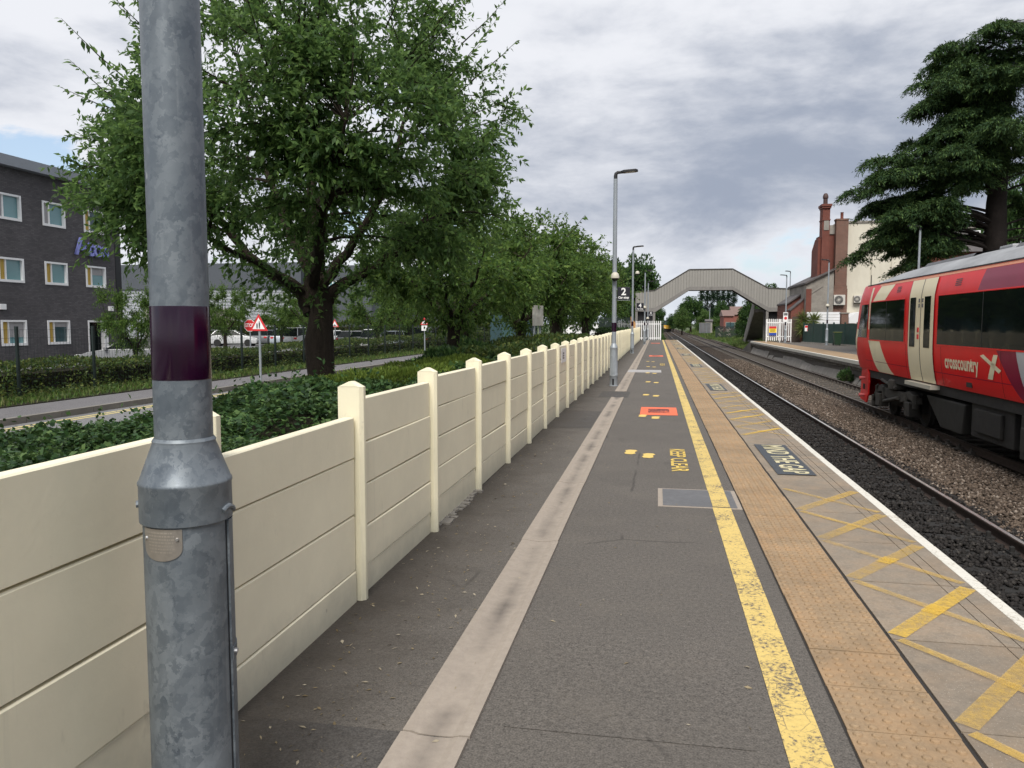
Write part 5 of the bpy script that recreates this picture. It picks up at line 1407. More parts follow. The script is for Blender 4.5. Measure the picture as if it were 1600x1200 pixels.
MB().box((a.x, 70, 0), (c.x, 70.6, a.z)).build('shaft', M['obrick'], r)
MB().box((a.x-.06, 69.94, a.z+.001), (c.x+.06, 70.66, a.z+.09)).build('cap', M['conc'], r)
a, c = W(1257.5, 508.5, 70.6), W(1265, 517.5, 70.6)
r = root('notice_sign', 'red and white sign fixed to the green fence near the picket fence', 'sign', ((a.x+c.x)/2, 70.6, c.z))
MB().box((a.x, 70.58, c.z), (c.x, 70.61, a.z)).build('plate', M['white_p'], r)
MB().box((a.x+.02, 70.572, (a.z+c.z)/2+.05), (c.x-.02, 70.579, a.z-.02)).box(((a.x+c.x)/2, 70.572, c.z+.03), (c.x-.02, 70.579, (a.z+c.z)/2)).build('print', M['red_p'], r)
a, c = W(1238, 495, 73.4), W(1250, 531, 73.4)
r = root('board_fence', 'short dark wooden fence between the picket fence and the green fence', 'fence', ((a.x+c.x)/2, 73.4, 0))
for k in range(7): MB().box((a.x+(c.x-a.x)*k/7+.006, 73.4, 0), (a.x+(c.x-a.x)*(k+1)/7-.006, 73.43, a.z+.03*(k % 2))).build('board', M['wood'], r)
MB().box((a.x, 73.431, .4), (c.x, 73.48, .5)).build('rail', M['wood'], r)
p = W(1318, 530, 62.6)
r = root('wheelie_bin', 'green wheelie bin with a pale lid in front of the green fence', 'bin', (p.x-.45, 62.6, 0))
x, y = p.x-.45, 62.6
b = MB(); b.loft([[(x+sx*k, y+sy*k, z) for sx, sy in ((-1, -1), (1, -1), (1, 1), (-1, 1))] for k, z in ((.21, .06), (.28, .98))]); b.build('body', mat('bin_green', (.014, .040, .018), .5), r, bevel=.02)
MB().box((x-.30, y-.32, .985), (x+.30, y+.30, 1.05)).build('lid', mat('bin_lid', (.09, .11, .03), .5), r, bevel=.015)
for s in (-1, 1):
    q = MB().lathe([(.1, -.03), (.1, .03)], (0, 0, 0), 14); q.v = [(x+s*.24+vz, y+.24+vx, .1+vy) for vx, vy, vz in q.v]; q.build('wheel', M['tyre'], r)
# dark house behind the cedar
GY = 66.
r = root('slate_roofed_house', 'dark brick house with slate roof and grey dormer behind the cedar', 'building', (W(1490, 400, GY).x, GY, 0))
xa, xb2 = W(1447, 380, GY).x, W(1560, 380, GY).x; f = lambda py: W(1480, py, GY).z
MB().box((xa, GY, 0), (xb2, GY+2.6, f(393))).build('wall', M['rbrick_x'], r)
MB().prism([(xa-.3, GY-.3, f(394)), (xa-.3, GY+2.4, f(371)), (xa-.3, GY+2.7, f(371)), (xa-.3, GY+2.9, f(394))], (xb2-xa+.6, 0, 0)).build('roof', M['slate'], r)
MB().box((W(1452, 360, GY).x, GY+2.5, f(374)), (W(1545, 360, GY).x, GY+4, f(352))).build('dormer', mat('dormer_sheeting', (.16, .15, .145), .7, 0, .3, 1.5), r)
MB().box((W(1450, 360, GY).x, GY+2.2, f(352)+.001), (W(1547, 360, GY).x, GY+4.3, f(350))).build('dormer_roof', M['conc'], r)
a, c = W(1518, 360, GY+2.4), W(1532, 369, GY+2.4)
w = MB().box((a.x, GY+2.42, c.z), (c.x, GY+2.499, a.z)).build('window', M['white_p'], r)
MB().box((a.x+.1, GY+2.40, c.z+.08), (c.x-.1, GY+2.419, a.z-.08)).build('pane', M['glass_dark'], w)
# houses and clutter beyond the bridge
def house(px0, px1, pye, pyr, Y, label, dep=9):
    a, c = W(px0, pye, Y), W(px1, pye, Y); zr = W(px0, pyr, Y).z
    r = root('terraced_house', label, 'house', ((a.x+c.x)/2, Y, -1), 'red houses beyond the footbridge')
    MB().box((a.x, Y, -.2), (c.x, Y+dep, a.z)).build('wall', M['fbrick'], r)
    MB().prism([(a.x-.2, Y-.3, a.z-.1), (a.x-.2, Y+dep/2, zr), (a.x-.2, Y+dep+.3, a.z-.1)], (c.x-a.x+.4, 0, 0)).build('roof', mat('pale_tiles', (.17, .11, .095), .8), r)
    for k in range(2):
        for z in (.8, ): 
            x = a.x+(c.x-a.x)*(.2+.45*k); w = MB().box((x, Y-.05, z), (x+.9, Y-.001, z+1.2)).build('window', M['conc'], r); MB().box((x+.1, Y-.06, z+.1), (x+.8, Y-.051, z+1.1)).build('pane', M['pane2'], w)
house(1131, 1146, 493, 484, 150, 'red brick house at the left of the pair beyond the bridge')
house(1145, 1163, 491, 478, 160, 'red brick house at the right of the pair beyond the bridge', 10)
p = W(1094, 517, 140)
r = root('relay_cabinet', 'grey trackside equipment cabinet beyond the bridge', 'cabinet', (p.x, 140, -1))
a, c = W(1093, 505, 140), W(1110, 518, 140)
MB().box((a.x, 140, .05), (c.x, 141.2, a.z)).build('casing', mat('cabinet_grey', (.16, .18, .20), .6), r)
MB().box((a.x-.05, 139.95, a.z+.001), (c.x+.05, 141.25, a.z+.08)).build('lid', M['conc'], r)
for k in range(3): x = a.x+(c.x-a.x)*k/3; MB().box((x+.05, 139.96, .15), (x+(c.x-a.x)/3-.05, 139.999, a.z-.1)).build('door', M['cover'], r)
a, c = W(1103, 500, 150), W(1113, 508, 150)
r = root('trackside_hut', 'small pale hut behind the grey cabinet', 'hut', ((a.x+c.x)/2, 150, -1))
MB().box((a.x, 150, 0), (c.x, 152.5, a.z-.25)).build('wall', M['conc'], r)
MB().prism([(a.x-.15, 149.8, a.z-.25), (a.x-.15, 152.7, a.z-.25), (a.x-.15, 151.2, a.z+.15)], (c.x-a.x+.3, 0, 0)).build('roof', M['slate'], r)
p = W(1110, 440, 170)
r = root('signal_mast', 'thin grey mast standing by the line in front of the poplars', 'mast', (p.x, 170, -1))
MB().tube([(p.x, 170, -1), (p.x, 170, W(1110, 474, 170).z)], .07, 6).build('pole', M['galv2'], r)
MB().cbox((p.x, 169.8, W(1110, 478, 170).z), (.4, .2, .7)).build('head', M['dark'], r)
a, c = W(1118, 512, 118), W(1162, 512, 118)
r = root('railing_fence', 'scruffy dark railings with pale marks beyond the bridge', 'fence', ((a.x+c.x)/2, 118, -1))
p = None; n = 34
for k in range(n):
    x = a.x+(c.x-a.x)*k/n
    if p is None: p = MB().box((x, 118, -.3), (x+.09, 118.03, W(1140, 510, 118).z)).build('pale', M['fencegreen'], r); x0_ = x
    else: o = p.copy(); COL.objects.link(o); o.parent = r; o.location = (x-x0_, 0, random.uniform(-.1, .1))
for z in (.1, .9): MB().box((a.x, 118.031, z), (c.x, 118.08, z+.08)).build('rail', M['fencegreen'], r)
b = MB()
for k in range(14):
    x = random.uniform(a.x+.3, (a.x*.45+c.x*.55)); z = random.uniform(0, 1.); b.obox((x, 117.97, z), (.16, 0, random.uniform(-.2, .2)), (0, .01, 0), (0, 0, .035))
b.build('painted_marks', M['conc'], r)
# ------------------------------------------------------------------ foliage
def nrm(a): return a/np.maximum(np.linalg.norm(a, axis=-1, keepdims=True), 1e-6)
def leaf_quads(P, D, L, Wd, g, up=.6):                            # kite shaped leaves: base, side, tip, side
    n = len(P); D = nrm(D)
    N = nrm(g.normal(size=(n, 3))*.75+np.array([0, 0, up]))
    Sd = nrm(np.cross(D, N)); N2 = np.cross(Sd, D)
    L = np.asarray(L).reshape(-1, 1)*np.ones((n, 1)); Wd = np.asarray(Wd).reshape(-1, 1)*np.ones((n, 1))
    m = P+D*L*.42
    return np.stack([P, m+Sd*Wd*.5+N2*L*.03, P+D*L-N2*L*.06, m-Sd*Wd*.5+N2*L*.03], 1)
def bez(a, b, c, t): return a*(1-t)**2+b*2*t*(1-t)+c*t*t

def make_tree(name, label, cat, seed, trunk, limbs, env, nb, nt, nl, leaf, twig, shoots, lm, group=None, low=.0, wood=None, lobes=.16):
    """trunk: [(x,y,z,r)...]; limbs: lists of (x,y,z,r); env: centre, (rx,ry,up,down)"""
    g = np.random.default_rng(seed); r = root(name, label, cat, (0, 0, 0), group)
    w = MB(); w.tube([q[:3] for q in trunk], [q[3] for q in trunk], 14)
    LP = []
    for lb in limbs:
        pts = [np.array(q[:3], float) for q in lb]; rad = [q[3]*.86 for q in lb]
        fine = []; fr = []
        for i in range(len(pts)-1):
            for t in np.linspace(0, 1, 5)[:-1]:
                fine.append(pts[i]*(1-t)+pts[i+1]*t+(g.normal(size=3)*.02 if i or t else 0)); fr.append(rad[i]*(1-t)+rad[i+1]*t)
        fine.append(pts[-1]); fr.append(rad[-1]); w.tube(fine, fr, 8)
        LP += [(p, q) for p, q in zip(fine[3:], fr[3:])]
    c, (rx, ry, ru, rd) = np.array(env[0], float), env[1]
    ph = g.uniform(0, 6.28, 6)
    P, D = [], []
    tw = MB()
    def envp(d, f):
        az = math.atan2(d[1], d[0]); k = 1+lobes*math.sin(3*az+ph[0])*math.cos(2.3*d[2]+ph[1])+lobes*.7*math.sin(5*az+ph[2]+4*d[2])
        return c+d*np.array([rx, ry, ru if d[2] > 0 else rd])*f*k
    for b in range(nb):
        d = nrm(g.normal(size=3)*(np.array([1, 1, .55]) if b % 5 == 0 else 1)-(np.array([0, .35, .45]) if b % 5 == 0 else 0))
        if d[2] < low: d[2] = abs(d[2])*.3+low*.5
        d = nrm(d)
        T = envp(d, g.uniform(.5, 1.0)**.55)
        lp = min(LP, key=lambda q: np.linalg.norm(q[0]-T)+.8*max(0, q[0][2]-T[2]))
        A = lp[0]; ln_ = np.linalg.norm(T-A)
        B = A+(T-A)*.5+np.array([0, 0, .22*ln_])+g.normal(size=3)*.08*ln_
        ts = np.linspace(0, 1, 6); pts = [bez(A, B, T, t) for t in ts]
        w.tube(pts, [max(.004, min(lp[1]*.6, .012+.012*ln_)*(1-t*.85)) for t in ts], 5, False)
        for k in range(nt):
            t = g.uniform(.22, 1.0); p = bez(A, B, T, t); tn = nrm(bez(A, B, T, min(1, t+.05))-bez(A, B, T, t-.05))
            o = nrm(p-c); dr = nrm(tn*.45+o*.45+g.normal(size=3)*.55+np.array([0, 0, .12]))
            l = twig*g.uniform(.45, 1.25); m = max(3, int(nl*l/twig))
            s = np.linspace(.12, 1, m)[:, None]; sag = np.array([0, 0, -.22*l])
            q = p+dr*l*s+sag*s**2
            P.append(q); D.append(dr*.55+g.normal(size=(m, 3))*.62+np.array([0, 0, -.38]))
            if k % 3 == 0 and twig > .3: tw.tube([p, p+dr*l*.5+sag*.25, p+dr*l*.95+sag*.9], [.006, .004, .002], 3, False)
    for q in LP:                                                      # leafy shoots straight off the limbs hide their bark
        if q[1] < .02 or twig < .5 - 1e-6 or name != 'cherry_tree' or low > -.7: continue
        for j in range(3):
            dr = nrm(g.normal(size=3)*np.array([1, 1, .5])+np.array([0, -.35, -.1])); l = twig*g.uniform(.6, 1.5); m = int(nl*1.1); s = np.linspace(.15, 1, m)[:, None]
            P.append(q[0]+dr*l*s+np.array([0, 0, -.35*l])*s**2); D.append(dr*.5+g.normal(size=(m, 3))*.6+np.array([0, 0, -.45]))
    for k in range(shoots):
        d = nrm(g.normal(size=3)); d[2] = abs(d[2])*.75+.02; d = nrm(d)
        p = envp(d, .9); dr = nrm(d*np.array([1, 1, .8])+np.array([0, 0, .35])+g.normal(size=3)*.22)
        l = twig*g.uniform(1.2, 2.3); m = int(nl*l/twig*1.15)
        s = np.linspace(.02, 1, m)[:, None]; q = p+dr*l*s+np.array([0, 0, .10*l])*s**2
        P.append(q); D.append(dr*.5+g.normal(size=(m, 3))*.6+np.array([0, 0, -.35]))
        w.tube([p-dr*.35, p+dr*l*.5+np.array([0, 0, .025*l]), p+dr*l+np.array([0, 0, .1*l])], [.011, .007, .002], 4, False)
    w.add(tw.v, tw.f)
    P = np.concatenate(P); D = np.concatenate(D); n = len(P)
    L = leaf[0]*g.uniform(.65, 1.25, n)
    w.build('trunk', wood or M['bark'], r, True)
    link('crown', quads_mesh('crown', leaf_quads(P, D, L, L*leaf[1], g)), lm, r)
    return r

TXY = np.array([-5.4, 11.8])
def T1(px, py, Y, rad):
    p = W(px, py, Y); return (p.x+5.4, p.y-11.8, p.z, rad)
limbs = [
    [T1(487, 490, 11.8, .17), T1(470, 455, 11.8, .13), T1(425, 425, 11.6, .11), T1(385, 398, 11.4, .085), T1(335, 330, 11.2, .05), T1(270, 260, 11.0, .02)],
    [T1(497, 490, 11.8, .16), T1(520, 455, 11.9, .12), T1(560, 432, 12.1, .09), T1(620, 395, 12.4, .06), T1(700, 300, 12.6, .03)],
    [T1(490, 480, 11.8, .20), T1(493, 420, 11.9, .15), T1(498, 360, 11.9, .12), T1(480, 240, 12.0, .07), T1(470, 110, 12.2, .03)],
    [T1(497, 455, 11.8, .13), T1(540, 400, 11.9, .09), T1(600, 300, 12., .06), T1(640, 160, 12.2, .025)],
    [T1(488, 430, 11.8, .12), T1(450, 360, 12.1, .08), T1(400, 220, 12.6, .05), T1(370, 90, 13, .02)],
    [T1(490, 440, 11.7, .12), T1(500, 380, 10.9, .09), T1(520, 280, 9.9, .05), T1(540, 190, 9.3, .02)],
    [T1(490, 440, 11.9, .12), T1(480, 380, 12.9, .09), T1(500, 300, 14.2, .05), T1(520, 200, 15, .02)],
    [T1(470, 455, 11.7, .09), T1(420, 420, 10.8, .06), T1(340, 380, 10.0, .04), T1(250, 350, 9.6, .02)],
]
trunk = [(0, 0, -.1, .31), (0, 0, .25, .25), (.0, .0, .7, .21), (-.02, 0, 1.05, .228), (-.03, 0, 1.4, .235), (0.0, 0, 1.65, .20), (.02, 0, 1.9, .18), (.03, .02, 2.2, .15)]
t1 = make_tree('cherry_tree', 'largest spreading cherry tree with a bulging dark trunk, behind the wall', 'tree', 11, trunk, limbs, ((-.22, .0, 4.35), (3.35, 3.3, 3.5, 2.3)), 262, 27, 16, (.104, .42), .5, 50, M['leaf'], 'cherry trees along the road', -.75, None, .13)
t1.location = (-5.4, 11.8, 0); ORG[t1] = Vector()

def small_tree(seed, name, label, fork=1.25, mat_=None):
    g = random.Random(seed)
    trunk = [(0, 0, -.1, .25), (0.02, 0, .3, .18), (0, .02, .8, .155), (.03, 0, fork, .15)]
    limbs = []
    for k in range(6):
        a = k*1.047+g.uniform(-.4, .4); q = g.uniform(.8, 1.2)
        limbs.append([(.03, 0, fork-.1, .09), (.25*math.cos(a), .25*math.sin(a), fork+.3, .075), (.75*q*math.cos(a), .75*q*math.sin(a), fork+.75*q, .055), (1.4*q*math.cos(a), 1.4*q*math.sin(a), fork+1.35, .03), (1.8*q*math.cos(a), 1.8*q*math.sin(a), fork+2.0, .012)])
    return make_tree(name, label, 'tree', seed, trunk, limbs, ((0, 0, 2.85), (2.3, 2.3, 1.85, 1.25)), 80, 21, 12, (.12, .46), .5, 5, mat_ or M['leaf2'], 'cherry trees along the road', -.8, None, .2)
s1 = small_tree(21, 'cherry_tree', 'low cherry tree with forked trunk, second from the camera')
s2 = small_tree(22, 'cherry_tree', 'olive green cherry tree right of the notice board')
s1.location = (-5.35, 19.9, .1); s1.scale = (1.1, 1.1, 1.12); s1.rotation_euler = (0, 0, .6)
s2.location = (-5.9, 33.5, 0); s2.scale = (1.45, 1.45, 1.45)
G_ = 'cherry trees along the road'
copy_tree(s1, (-6.4, 25.5, 0), 2.2, 'slender trunked tree just behind the low forked cherry', G_, (1.2, 1.2, 1.2))
copy_tree(s1, (-5.6, 31.5, 0), 4.0, 'cherry tree standing left of the notice board', G_, 1.15)
copy_tree(s2, (-5.2, 40.0, 0), 1.9, 'thick trunked cherry tree just right of the notice board', G_, 1.35)
copy_tree(s1, (-5.9, 47.0, 0), 3.1, 'cherry tree fifth along the road with a crooked trunk', G_, 1.4)
copy_tree(s2, (-5.0, 54., 0), 4.4, 'cherry tree before the clipped round bush', G_, 1.4)
copy_tree(s1, (-5.6, 62., 0), .3, 'farthest cherry tree of the row, left of the lamp post', G_, 1.5)
p = W(212, 540, 24.5)
copy_tree(s2, (p.x, 24.5, -.35), 2.7, 'thin young tree in front of the dark brick office', 'young trees by the car park', (.5, .5, .78))
p = W(590, 530, 50); copy_tree(s2, (p.x, 50, -.35), .9, 'bright young tree by the car park, right of the big trunk', 'young trees by the car park', (.95, .95, 1.1))
p = W(352, 530, 44); copy_tree(s2, (p.x, 44, -.35), 3.3, 'young leafy tree at the left of the car park row', 'young trees by the car park', (.72, .72, 1.05))
p = W(486, 530, 56); copy_tree(s1, (p.x, 56, -.35), 4.3, 'young tree directly behind the big trunk', 'young trees by the car park', (1., 1., 1.15))
p = W(640, 530, 58); copy_tree(s2, (p.x, 58, -.35), 5.3, 'young tree left of the hump sign', 'young trees by the car park', (1.1, 1.1, 1.2))
p = W(440, 530, 60); copy_tree(s1, (p.x, 60, -.35), 1.9, 'young tree in front of the ribbed warehouse', 'young trees by the car park', (.8, .8, 1.0))

def clump_crown(seed, nclump, nleaf, size, shape, leafsize, wid=.6, hang=-.2):
    g = np.random.default_rng(seed); C = []
    while len(C) < nclump:
        d = g.uniform(-1, 1, 3)
        q = np.linalg.norm(d)
        if q > 1 or q < .35: continue
        C.append(shape(d))
    C = np.array(C); k = g.integers(0, nclump, nleaf)
    sc = g.uniform(.6, 1.3, nclump)[k][:, None]
    o = nrm(g.normal(size=(nleaf, 3)))*(g.random((nleaf, 1))**.45)
    P = C[k]+o*np.array(size)*sc
    D = o+g.normal(size=(nleaf, 3))*.5+np.array([0, 0, hang])
    L = leafsize*g.uniform(.6, 1.3, nleaf)
    return P, D, L, L*wid, g
def far_tree(seed, name, label, lm, group, h=10., rad=4.2, n=9000, ls=.42):
    r = root(name, label, 'tree', (0, 0, 0), group)
    P, D, L, Wd, g = clump_crown(seed, 60, n, (rad*.27, rad*.27, h*.075), lambda d: np.array([d[0]*rad*.80*(1-.18*d[2]), d[1]*rad*.80*(1-.18*d[2]), h*.56+d[2]*h*.36]), ls)
    w = MB().tube([(0, 0, -.5), (0, 0, h*.2), (.1, 0, h*.55), (.2, .1, h*.8)], [h*.035, h*.027, h*.018, .04], 8)
    for k in range(7):
        a = k*.9; w.tube([(0, 0, h*(.22+.04*k)), (rad*.3*math.cos(a), rad*.3*math.sin(a), h*(.4+.04*k)), (rad*.6*math.cos(a), rad*.6*math.sin(a), h*(.5+.05*k))], [h*.014, h*.009, .03], 5)
    w.build('trunk', M['bark'], r, True)
    link('crown', quads_mesh('crown', leaf_quads(P, D, L, Wd, g)), lm, r)
    return r
f1 = far_tree(31, 'broadleaf_tree', 'tall dark tree behind the left end of the footbridge', M['leaf3'], 'dark trees behind the footbridge')
f2 = far_tree(32, 'broadleaf_tree', 'light green round tree beyond the bridge', leaf_mat('light_tree_leaves', [(.02, .05, .015), (.05, .10, .025), (.10, .17, .04), (.15, .22, .06)], .3), 'trees beyond the footbridge')
def put(proto, px, ptop, Y, hw_px, label, group, rz=0., z0=-1., first=False):
    p = W(px, ptop, Y); h = p.z-z0; s = hw_px/1202*Y/4.2
    if first:
        proto.location = (p.x, Y, z0); proto.scale = (s, s, h/9.6); proto.rotation_euler = (0, 0, rz); return proto
    return copy_tree(proto, (p.x, Y, z0), rz, label, group, (s, s, h/9.6))
GD, GB = 'dark trees behind the footbridge', 'trees beyond the footbridge'
put(f1, 1000, 392, 98, 36, '', '', .3, first=True)
put(f1, 958, 396, 92, 32, 'dark tree left of the second lamp post behind the row', GD, 2.)
put(f1, 912, 392, 84, 34, 'dark tall tree behind the middle of the cherry row', GD, 3.5)
put(f1, 862, 382, 76, 36, 'dark tree rising behind the notice board', GD, 4.4)
put(f1, 985, 440, 110, 26, 'dark bushy tree under the left landing of the footbridge', GD, 1.2)
put(f1, 1027, 470, 130, 15, 'dark tree seen through the left stair of the footbridge', GD, 5.)
put(f2, 1100, 484, 185, 15, '', '', .5, first=True)
put(f1, 1080, 461, 225, 23, 'big dark round tree right of the distant train', GB, .9)
put(f2, 1066, 482, 190, 15, 'light round tree just right of the distant train', GB, 2.5)
put(f1, 1052, 489, 260, 12, 'dark tree directly behind the distant train', GB, 2.9)
put(f1, 1128, 468, 205, 14, 'dark upright tree in front of the poplars', GB, 3.8)
put(f1, 1148, 484, 215, 12, 'dark bush like tree behind the red houses', GB, 4.8)
put(f1, 1172, 464, 100, 20, 'dark bushy tree beside the right stairs of the footbridge', GB, 1.1)
put(f1, 1158, 494, 112, 11, 'low dark bushy tree in front of the red houses', GB, 3.3)
put(f2, 1118, 497, 170, 14, 'light bushy tree behind the grey cabinet', GB, 5.5)
put(f1, 1020, 496, 300, 12, 'tree left of the distant train', GB, .2)
put(f1, 1205, 440, 130, 20, 'treetop showing above the right landing of the footbridge', GB, 2.2)
put(f1, 1590, 250, 57, 36, 'bright green tree right of the cedar trunk', 'trees around the cedar', 2.2, 0)
put(f1, 1530, 345, 84, 34, 'dull tree behind the slate roofed house', 'trees around the cedar', 4.2, 0)
put(f2, 680, 448, 120, 34, 'pale tree far behind the car park', 'young trees by the car park', 1., -.4)
put(f1, 760, 420, 105, 40, 'dark tree far behind the teal cabin', GD, 2.6, -.4)
# poplars
r = root('poplar_tree', 'leftmost tall narrow poplar beyond the bridge', 'tree', (0, 0, 0), 'row of poplars beyond the footbridge')
P, D, L, Wd, g = clump_crown(41, 46, 3600, (.62, .62, 1.2), lambda d: np.array([d[0]*1.0*(1-.45*max(0, d[2])), d[1]*1.0*(1-.45*max(0, d[2])), 9.4+d[2]*8.2]), .42, .6, .35)
MB().tube([(0, 0, -.5), (0, 0, 4), (0, 0, 16.5)], [.25, .2, .04], 7).build('trunk', M['bark'], r, True)
link('crown', quads_mesh('crown', leaf_quads(P, D, L, Wd, g)), M['poplar'], r)
pl_ = [(1097, 441), (1107, 444), (1116, 438), (1124, 443), (1133, 440), (1143, 437), (1153, 445)]
pw = ['', 'second poplar of the row from the distant train', 'third poplar of the row, over the grey cabinet', 'middle poplar of the row', 'fifth poplar of the row', 'sixth poplar of the row, above the red houses', 'last poplar of the row, nearest the right stairs']
for k, (px, py) in enumerate(pl_):
    p = W(px, py, 270); sc = (p.z+1)/18.2
    if k == 0: r.location = (p.x, 270, -1); r.scale = (1.05, 1.05, sc)
    else: copy_tree(r, (p.x, 270+k*2, -1), k*1.1, pw[k], 'row of poplars beyond the footbridge', (1.05, 1.05, sc))

# ------------------------------------------------------------------ cedar
g = np.random.default_rng(51)
base = W(1556, 400, 45.); cx, cy = base.x, 45.
r = root('cedar_tree', 'huge dark cedar with layered drooping branches above the red train', 'tree', (cx, cy, 0))
w = MB()
tp_ = [(0, 0, -.2, .9), (0, 0, 1.5, .72), (-.05, 0, 5, .58), (-.1, 0, 8.0, .47), (.05, 0, 10.5, .36), (.2, .2, 12.6, .26), (.3, .3, 14.6, .15), (.3, .3, 16.2, .05)]
w.tube([(cx+a, cy+b, c) for a, b, c, q in tp_], [q[3] for q in tp_], 14)
w.tube([(cx-.15, cy, 8.0), (cx-.75, cy-.2, 10.0), (cx-1.1, cy-.2, 12.2), (cx-1.5, cy-.1, 14.0), (cx-1.7, cy, 15.8)], [.30, .27, .22, .15, .05], 10)
zl_ = [5.0, 5.9, 7.5, 8.8, 10.3, 11.3, 12.2, 13.0, 14.2, 15.5, 16.6, 17.4]; ll_ = [5.1, 6.4, 6.3, 6.1, 6.9, 5.1, 3.9, 3.2, 3.7, 3.4, 2.6, 1.4]
P, D = [], []
NLIMB = 108
for k in range(NLIMB):
    zt = 5.6+11.0*((k+.5)/NLIMB)+g.uniform(-.4, .4)
    if 12.5 < zt < 13.5 and k % 3: zt += 1.1
    if zt < 9.8:
        az = math.pi+g.uniform(-1.15, .75)
        if k % 6 == 0: az = g.uniform(-.6, 1.9)
    else:
        az = math.pi+g.normal()*1.5 if k % 2 else g.uniform(-math.pi, 0)
    Lm = float(np.interp(zt, zl_, ll_))*g.uniform(.45, 1.0)
    if k % 4 == 0 and k % 6: az = math.pi+g.uniform(-.35, .35); Lm = float(np.interp(zt, zl_, ll_))*g.uniform(.92, 1.06)
    if math.cos(az) > -.3: Lm *= .8 if zt < 10.5 else 1.35
    u = np.array([math.cos(az), math.sin(az), 0]); zs = zt-Lm*.12-(.7 if zt < 9 else 0)
    st = np.array([-1.1 if (zt > 11 and g.random() < .7) else .1*u[0], 0, 0])
    A = np.array([cx+st[0], cy, max(zs, 5.2+g.uniform(0, 1.5))]); T = np.array([cx, cy, zt])+u*Lm; T[2] -= Lm*.10+g.uniform(0, .35)
    B = A+u*Lm*.5+np.array([0, 0, Lm*g.uniform(.16, .30)])
    ts = np.linspace(0, 1, 8); pts = [bez(A, B, T, t) for t in ts]
    w.tube(pts, [(.022+.010*Lm)*(1-t*.9)+.008 for t in ts], 6, False)
    npad = int(2+Lm*.62)
    for t in np.linspace(.22 if zt > 9.8 else .60, 1., npad):
        c0 = bez(A, B, T, min(1, t+g.uniform(-.08, .08)))+g.normal(size=3)*np.array([.35, .35, .22]); pr = g.uniform(.75, 1.35)*(1.15-.35*t)
        for j in range(17):
            a_ = g.uniform(-math.pi, math.pi); sd = nrm(np.array([math.cos(a_), math.sin(a_), g.uniform(.02, .30)])+u*.5)
            sl = pr*g.uniform(.55, 1.2); m = int(24+sl*34); q = np.linspace(.02, 1, m)[:, None]
            ax = c0+sd*sl*q+np.array([0, 0, -.62*sl])*q**2
            P.append(ax+g.normal(size=(m, 3))*np.array([.09, .09, .04])); D.append(sd*.75+g.normal(size=(m, 3))*.5+np.array([0, 0, -.15])-np.array([0, 0, .75])*q)
w.build('trunk', M['bark2'], r, True)
P = np.concatenate(P); D = np.concatenate(D); n = len(P); L = .205*g.uniform(.5, 1.3, n); print('cedar tufts', n)
Q = leaf_quads(P, D, L, L*.27, g, 1.2)-np.array([cx, cy, 0])
link('crown', quads_mesh('crown', Q), M['needle'], r)

# ------------------------------------------------------------------ hedges, ivy, low planting, grass
def hedge(label, x0, x1, y0, y1, z0, z1, n, ls, lm, seed, wob=.12):
    g = np.random.default_rng(seed); r = root('hedge', label, 'hedge', ((x0+x1)/2, (y0+y1)/2, z0))
    b = MB(); k = max(2, int(max(x1-x0, y1-y0)/1.5))
    hf = lambda x, y: z1+(max(0, y-20)*.008 if y1-y0 > 60 else 0)+wob*math.sin(x*1.3+y*.9)+wob*.6*math.sin(x*2.7-y*2.1)
    b.box((x0+.14, y0+.14, z0), (x1-.14, y1-.14, z1-wob*1.4-.1)); b.build('dark_core', M['soil'], r)  # solid dark box added inside so the hedge looks opaque
    a_top, a_s, a_e = (x1-x0)*(y1-y0), (y1-y0)*(z1-z0), (x1-x0)*(z1-z0)
    q = g.random(n)*(a_top+a_s+a_e); P = np.zeros((n, 3)); O = np.zeros((n, 3))
    X = g.uniform(x0, x1, n); Y = g.uniform(y0, y1, n); H = np.array([hf(x, y) for x, y in zip(X, Y)]); U = g.random(n)
    top = q < a_top; sd = (q >= a_top) & (q < a_top+a_s)
    P[:, 0] = np.where(sd, x1-(g.random(n)**2)*.22+.1*np.sin(Y*2.1)+.06*np.sin(Y*5.3), X); P[:, 1] = np.where(top | sd, Y, y0+g.random(n)**2*.25+.08*np.sin(X*3.1))
    P[:, 2] = np.where(top, H-(g.random(n)**2)*.2, z0+(H-z0)*U); O[:] = [0, -1, .2]; O[top] = [0, 0, 1]; O[sd] = [1, 0, .25]
    D = O*.7+g.normal(size=(n, 3))*.7; L = ls*g.uniform(.6, 1.3, n)
    link('foliage', quads_mesh('foliage', leaf_quads(P, D, L, L*.6, g)-np.array(ORG[r])), lm, r)
hedge('long clipped hedge behind the mesh fence along the footway', -17.0, -15.35, 8, 84, -.35, .60, 62000, .10, M['hedge'], 61, .07)
hedge('tall hedge at the far side of the car park', -46, -15.5, 70, 72, -.35, 1.75, 9000, .3, M['hedge'], 62, .2)
hedge('clipped bush hedge at the far end of the planted verge', -4.7, -2.3, 57, 66, .0, 1.22, 5000, .14, M['ivy'], 63, .08)
hedge('dark low hedge behind the second tree', -4.4, -2.3, 16.8, 30, .0, 1.12, 14000, .11, M['hedge'], 64, .1)
hedge('dark hedge mass beside the railings past the notice board', -6.0, -4.6, 36, 56, .0, .8, 8000, .13, M['hedge'], 65, .12)

